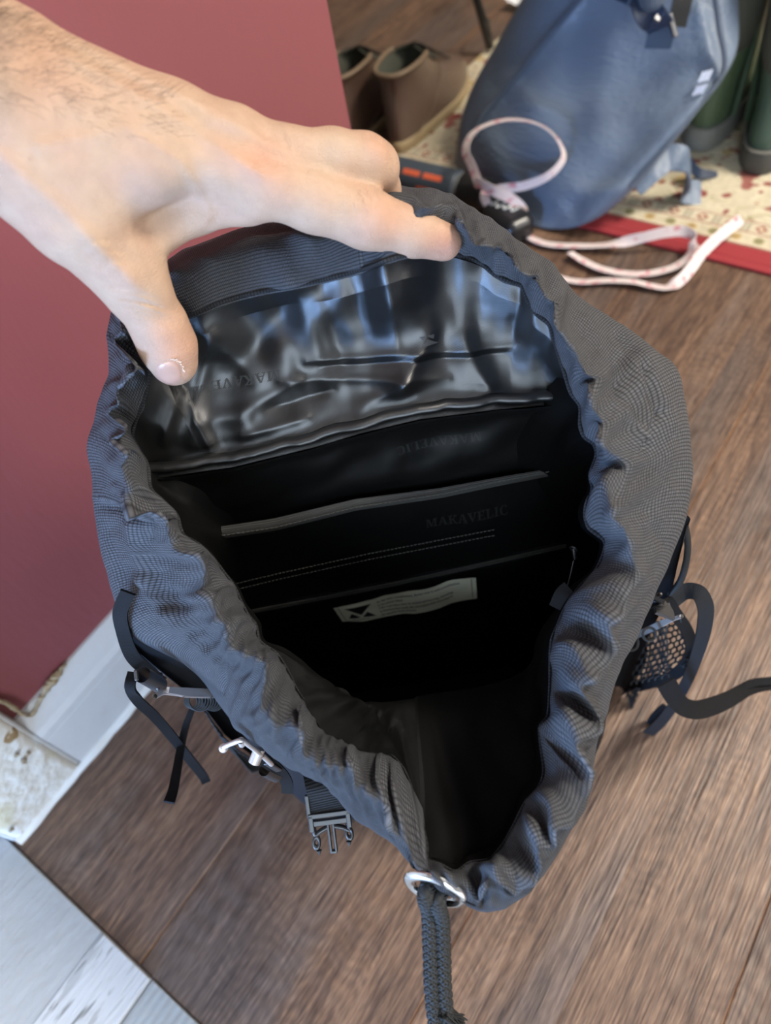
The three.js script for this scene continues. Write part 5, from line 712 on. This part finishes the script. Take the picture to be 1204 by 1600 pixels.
{ // blue roll-top bag
  const lv = [[[718, 252], [878, 357], 0.0075, 0.0075, 0.08], [[712, 238], [922, 350], 0.012, 0.022, 0.10], [[714, 212], [968, 316], 0.035, 0.055, 0.115], [[722, 168], [1012, 262], 0.068, 0.095, 0.12], [[742, 120], [1066, 198], 0.105, 0.135, 0.12], [[764, 84], [1128, 116], 0.135, 0.175, 0.11], [[786, 44], [1130, 55], 0.165, 0.205, 0.13], [[812, 0], [1127, 0], 0.20, 0.235, 0.12], [[850, -70], [1118, -80], 0.26, 0.28, 0.085], [[880, -130], [1110, -140], 0.315, 0.33, 0.05], [[884, -150], [1106, -160], 0.33, 0.345, 0.02]];
  const o = at(800, 300, 0.0); const bag = thing('dry_bag', 'navy blue glossy waterproof roll-top bag slumped on the rug', 'bag', [o.x, RUGT, o.z]); o.y = RUGT;
  const rings = lv.map(([l, r, hl, hr, th]) => { const A = at(l[0], l[1], hl).sub(o), B = at(r[0], r[1], hr).sub(o), w = B.clone().sub(A), n = V3(-w.z, 0, w.x).normalize(); if (n.dot(CF_) < 0) n.negate(); n.y += 0.22; n.normalize(); return (a) => { const t = a * Math.PI * 2, c = Math.cos(t), s = Math.sin(t), e = 0.62; return A.clone().lerp(B, 0.5 + 0.5 * Math.sign(c) * Math.abs(c) ** e).addScaledVector(n, th * 0.5 * (Math.sign(s) * Math.abs(s) ** 0.8 + 0.35)); }; });
  const cs = Array.from({ length: 161 }, (_, i) => new THREE.CatmullRomCurve3(rings.map((r) => r(i % 160 / 160)), false, 'centripetal'));
  // broad creases of the coated cloth, measured on the photograph
  const cre = [[905, 0, 752, 186, 9, 0.006], [915, 0, 890, 190, 26, -0.006], [1020, 90, 960, 250, 40, -0.008], [1110, 150, 900, 350, 20, 0.007], [790, 120, 830, 170, 18, 0.006], [850, 130, 860, 300, 34, 0.006], [1000, 210, 880, 340, 26, -0.006], [760, 220, 800, 300, 20, 0.005], [1090, 20, 1110, 110, 12, 0.005], [950, 60, 930, 160, 22, 0.005], [900, 300, 980, 300, 16, 0.006], [900, 320, 900, 350, 14, -0.005]];
  const disp = (x, y) => { let d = 0; for (const [x0, y0, x1, y1, w, h] of cre) { const dx = x1 - x0, dy = y1 - y0, t = ((x - x0) * dx + (y - y0) * dy) / (dx * dx + dy * dy), tc = clamp(t, 0, 1), e = Math.hypot(x - x0 - dx * tc, y - y0 - dy * tc); d += h * Math.exp(-((e / w) ** 2)); } return d + 0.003 * N3(x / 60, y / 60, 3); };
  const nf = CF_.clone().negate().add(V3(0, 0.1, 0)).normalize();
  mesh('bag_body', grid(160, 130, (a, b, i) => { const p = cs[i % 160].getPoint(b), [x, y] = project(p.clone().add(o)); const front = sstep(-0.15, 0.35, -Math.sin(a * Math.PI * 2)), k = sstep(0, 0.06, b); return p.addScaledVector(nf, disp(x, y) * front * k); }, { closeU: true }), M.tarp, bag);
  const onBag = (x, y, h, off = 0) => at(x, y, h).sub(o).addScaledVector(CF_, -off);
  // piped seam, rolled closure, strap, print
  mesh('welded_seam', tube([[905, 0, 0.245], [868, 45, 0.20], [826, 98, 0.155], [786, 146, 0.115], [750, 188, 0.082], [740, 215, 0.06]].map(([x, y, h]) => onBag(x, y, h, 0.006)), 0.004, 60, 8), M.tarp, bag);
  mesh('edge_seam', tube([[1112, -20, 0.265], [1120, 40, 0.225], [1128, 112, 0.18], [1092, 165, 0.15], [1040, 230, 0.115], [985, 292, 0.075]].map(([x, y, h]) => onBag(x, y, h, 0.004)), 0.0035, 60, 8), M.tarp, bag);
  const cyl = barBetween(onBag(1006, 36, 0.25, 0.02), onBag(1016, -90, 0.33, 0.03), 0.03, 0.03, CF_.clone().negate(), 0.014); mesh('rolled_closure', cyl, M.tarp, bag);
  mesh('closure_strap', ribbon([onBag(958, -8, 0.27, 0.02), onBag(985, 12, 0.262, 0.024), onBag(1000, 40, 0.25, 0.024), onBag(1022, 62, 0.236, 0.02), onBag(1020, 88, 0.22, 0.015)], [acr(0.5, 1), acr(0.5, 1), acr(1, 0.3), acr(1, 0.5), acr(1, 0.6)], 0.03, 0.003, 40), M.tarpDark, bag);
  mesh('closure_strap', ribbon([onBag(1062, -20, 0.27, 0.02), onBag(1056, 20, 0.25, 0.018), onBag(1050, 52, 0.234, 0.012)], [acr(1, 0), acr(1, 0), acr(1, 0)], 0.022, 0.003, 20), M.plastic, bag);
  mesh('toggle', mergeGeometries([barBetween(onBag(1030, 48, 0.242, 0.03), onBag(1042, 80, 0.225, 0.026), 0.006, 0.004, CF_), barBetween(onBag(1008, 52, 0.242, 0.03), onBag(1016, 58, 0.238, 0.03), 0.008, 0.004, CF_)]), M.darkMetal, bag);
  const W = at(1080, 150, 0.16).distanceTo(at(1110, 110, 0.18));
  for (let i = 0; i < 2; i++) for (let k = 0; k < 3; k++) { const p = onBag(1092 - i * 8 + k * 6, 122 + i * 22 - k * 1.5, 0.175 - i * 0.012, 0.014), q = onBag(1084 - i * 9 + k * 6, 139 + i * 20 - k * 1.5, 0.165 - i * 0.012, 0.014); mesh('print_mark', barBetween(p, q, 0.0032, 0.0008, CF_, 0.0003), MS({ color: lin(0.5, 0.55, 0.68), roughness: 0.6 }), bag); }
  mesh('carry_strap', ribbon([onBag(985, 295, 0.05, 0.01), onBag(1010, 275, 0.055, 0.02), onBag(1035, 258, 0.06, 0.022), onBag(1062, 262, 0.058, 0.018), onBag(1072, 282, 0.04, 0.012), onBag(1066, 300, 0.018, 0.006), onBag(1092, 304, 0.010, 0.004)], [acr(0.6, 1), acr(0.6, 1), acr(0.5, 1), acr(0.2, 1), acr(0, 1), acr(-0.3, 1), acr(0.3, 1)], 0.035, 0.003, 60), M.tarp, bag, { label: 'curled blue carrying strap' });
  mesh('strap_end', ribbon([onBag(1074, 262, 0.03, 0.01), onBag(1090, 270, 0.020), onBag(1106, 272, 0.014), onBag(1120, 272, 0.010)], [acr(0, 1), acr(0, 1), acr(0, 1), acr(0, 1)], (t) => 0.022 - 0.014 * t, 0.002, 30), M.tarpDark, bag);
}
{ // thin black stick leaning
  const a = at(766, 82, RUGT), b = at(727, -60, 0.16); const st = thing('umbrella', 'thin black folded umbrella shaft leaning behind the blue bag', 'umbrella', [a.x, RUGT, a.z]);
  const d = b.clone().sub(a); const far = d.clone().multiplyScalar(1.9);
  mesh('shaft', new THREE.TubeGeometry(new THREE.LineCurve3(V3(0, 0.008, 0), far), 4, 0.0075, 12), M.plastic, st); mesh('ferrule', place(new THREE.ConeGeometry(0.0085, 0.05, 14), V3(0, 0.026, 0).addScaledVector(d.clone().normalize(), 0.006), V3(1, 0, 0), d.clone().negate().normalize(), V3(1, 0, 0).cross(d.clone().negate().normalize())), M.darkMetal, st);
  const rib = tube([V3(0.006, 0.03, 0.004), far.clone().multiplyScalar(0.5).add(V3(0.008, 0.004, 0.004)), far.clone().add(V3(0.006, 0, 0.004))], 0.0016, 12, 6); mesh('rib', rib, M.darkMetal, st, { label: 'grey metal rib' });
  const c = at(812, 10, RUGT); const tag = thing('paper_scrap', 'small crumpled white paper scrap on the rug behind the blue bag', 'paper', [c.x, RUGT, c.z]);
  mesh('sheet', grid(20, 14, (u, v) => V3((u - 0.5) * 0.05, 0.012 + 0.012 * fbm(u * 3, v * 3, 4), (v - 0.5) * 0.035)), MS({ color: lin(0.75, 0.76, 0.78), roughness: 0.8 }), tag);
}
{ // grey canister with orange print and a black cap
  const a = at(588, 266, 0.035), b = at(718, 297, 0.035), ax = b.clone().sub(a).normalize(), L = a.distanceTo(b) + 0.06; const c = thing('canister', 'dark grey tubular canister with orange print and black cap lying on the rug edge', 'canister', [b.x, RUGT + 0.0005, b.z]);
  const up = V3(0, 1, 0), zz = ax.clone().cross(up).normalize(); const Rr = 0.0275;
  const lat = (pts) => { const g = new THREE.LatheGeometry(pts.map(([r, y]) => new THREE.Vector2(r, y)), 40); return place(g, V3(0, 0.0283, 0), zz.clone(), ax.clone(), zz.clone().cross(ax)); };
  mesh('tube', lat([[0, -L], [Rr - 0.003, -L], [Rr, -L + 0.003], [Rr, -0.004], [Rr - 0.002, 0], [0, 0]]), MS({ color: lin(0.055, 0.07, 0.09), roughness: 0.35 }), c);
  mesh('collar_ring', lat([[0.02, -0.002], [Rr - 0.002, 0], [Rr - 0.002, 0.007], [0.02, 0.009]]), MS({ color: lin(0.30, 0.32, 0.33), roughness: 0.3, metalness: 0.5 }), c);
  mesh('cap', lat([[0, 0.006], [Rr - 0.001, 0.006], [Rr - 0.001, 0.012], [Rr - 0.0025, 0.014], [Rr - 0.001, 0.017], [Rr - 0.001, 0.046], [Rr - 0.006, 0.054], [0, 0.055]]), M.plastic, c, { label: 'black cap' });
  const orange = MS({ color: lin(0.68, 0.13, 0.06), roughness: 0.5 });
  for (const [s0, s1, ph, w] of [[-0.088, -0.058, 0.95, 0.30], [-0.052, -0.020, 0.95, 0.30], [-0.060, -0.022, 0.10, 0.55]]) { const g = grid(10, 8, (u, v) => { const t = ph + (v - 0.5) * w, r = Rr + 0.0003; return V3(0, 0.0283, 0).addScaledVector(ax, lerp(s0, s1, u)).addScaledVector(up, Math.sin(t) * r).addScaledVector(zz, Math.cos(t) * r); }); mesh('orange_print', g, orange, c); }
  const q = at(792, 338, 0.026); const k = thing('black_case', 'small black case with white scribble beside the canister, under the ribbon', 'case', [q.x, 0, q.z]);
  mesh('shell', box(0.085, 0.040, 0.05, 0.016, 5).rotateY(-0.5).translate(0, 0.0205, 0), M.plastic, k);
  mesh('print', mergeGeometries([0, 1, 2].map((i) => tube([V3(-0.024 + i * 0.012, 0.0409, 0.004), V3(-0.019 + i * 0.012, 0.0411, -0.006), V3(-0.014 + i * 0.012, 0.0411, 0.006), V3(-0.008 + i * 0.012, 0.0409, -0.004)], 0.0012, 16, 5))), MS({ color: lin(0.7, 0.72, 0.7), roughness: 0.6 }), k, { label: 'white scribbled print' });
}
{ // pale pink ribbon
  const P = [[752, 300, 0.050], [738, 262, 0.085], [727, 236, 0.105], [738, 208, 0.12], [785, 188, 0.125], [840, 194, 0.125], [872, 220, 0.115], [880, 246, 0.10], [860, 272, 0.085], [820, 290, 0.07], [778, 296, 0.062], [757, 302, 0.055], [766, 330, 0.03], [776, 356, 0.02]];
  const tx = dataTex(64, 256, (u, v) => { const k = sstep(0.2, 0.5, N3(u * 3, v * 34, 2)); return [lerp(0.86, 0.80, k), lerp(0.80, 0.55, k), lerp(0.79, 0.57, k)]; }, true);
  const m = MS({ map: rep(tx, 40, 3), roughness: 0.7 });
  const o = at(900, 400, 0); const rb = thing('ribbon', 'long pale pink printed ribbon looping over the blue bag and the floor', 'ribbon', [o.x, 0, o.z]);
  const at0 = (x, y, h) => at(x, y, h).sub(o);
  const tilt = acr(0.2, 1).addScaledVector(CF_, 0.35).normalize();
  mesh('ribbon_loop', ribbon(P.map(([x, y, h]) => at0(x, y, h)), P.map(([x, y]) => acr(x - 805, y - 242).addScaledVector(CF_, 1.1)), 0.0125, 0.0008, 130), m, rb);
  const Q = [[742, 282, 0.068], [770, 298, 0.062], [800, 312, 0.05], [818, 332, 0.03], [816, 352, 0.012], [822, 366, 0.008], [850, 380, 0.007], [900, 384, 0.008], [950, 382, 0.012], [1000, 372, 0.024], [1040, 363, 0.030], [1070, 362, 0.030], [1085, 372, 0.026], [1080, 392, 0.018], [1062, 412, 0.012], [1030, 424, 0.009], [990, 428, 0.008], [940, 420, 0.008], [905, 404, 0.008], [890, 394, 0.010]];
  mesh('ribbon_strand', ribbon(Q.map(([x, y, h]) => at0(x, y, h)), Q.map(([x, y, h], i) => (h > 0.02 ? acr(0.3, 1).addScaledVector(CF_, 0.8) : V3(CD_.x, 0.15, CD_.z))), 0.0145, 0.0008, 170), m, rb);
  const S = [[840, 420, 0.010], [868, 432, 0.008], [905, 440, 0.007], [950, 438, 0.007], [990, 440, 0.008], [1020, 447, 0.007], [1042, 449, 0.007], [1062, 438, 0.010], [1080, 418, 0.014], [1096, 396, 0.018], [1118, 374, 0.022], [1140, 356, 0.026], [1158, 342, 0.030]];
  mesh('ribbon_strand', ribbon(S.map(([x, y, h]) => at0(x, y, h)), S.map(([x, y], i) => (i > 6 ? acr(1, 0.5).addScaledVector(CF_, 0.2) : V3(CD_.x, 0.2, CD_.z))), 0.0145, 0.0008, 120), m, rb);
}
renderer.render(scene, camera);
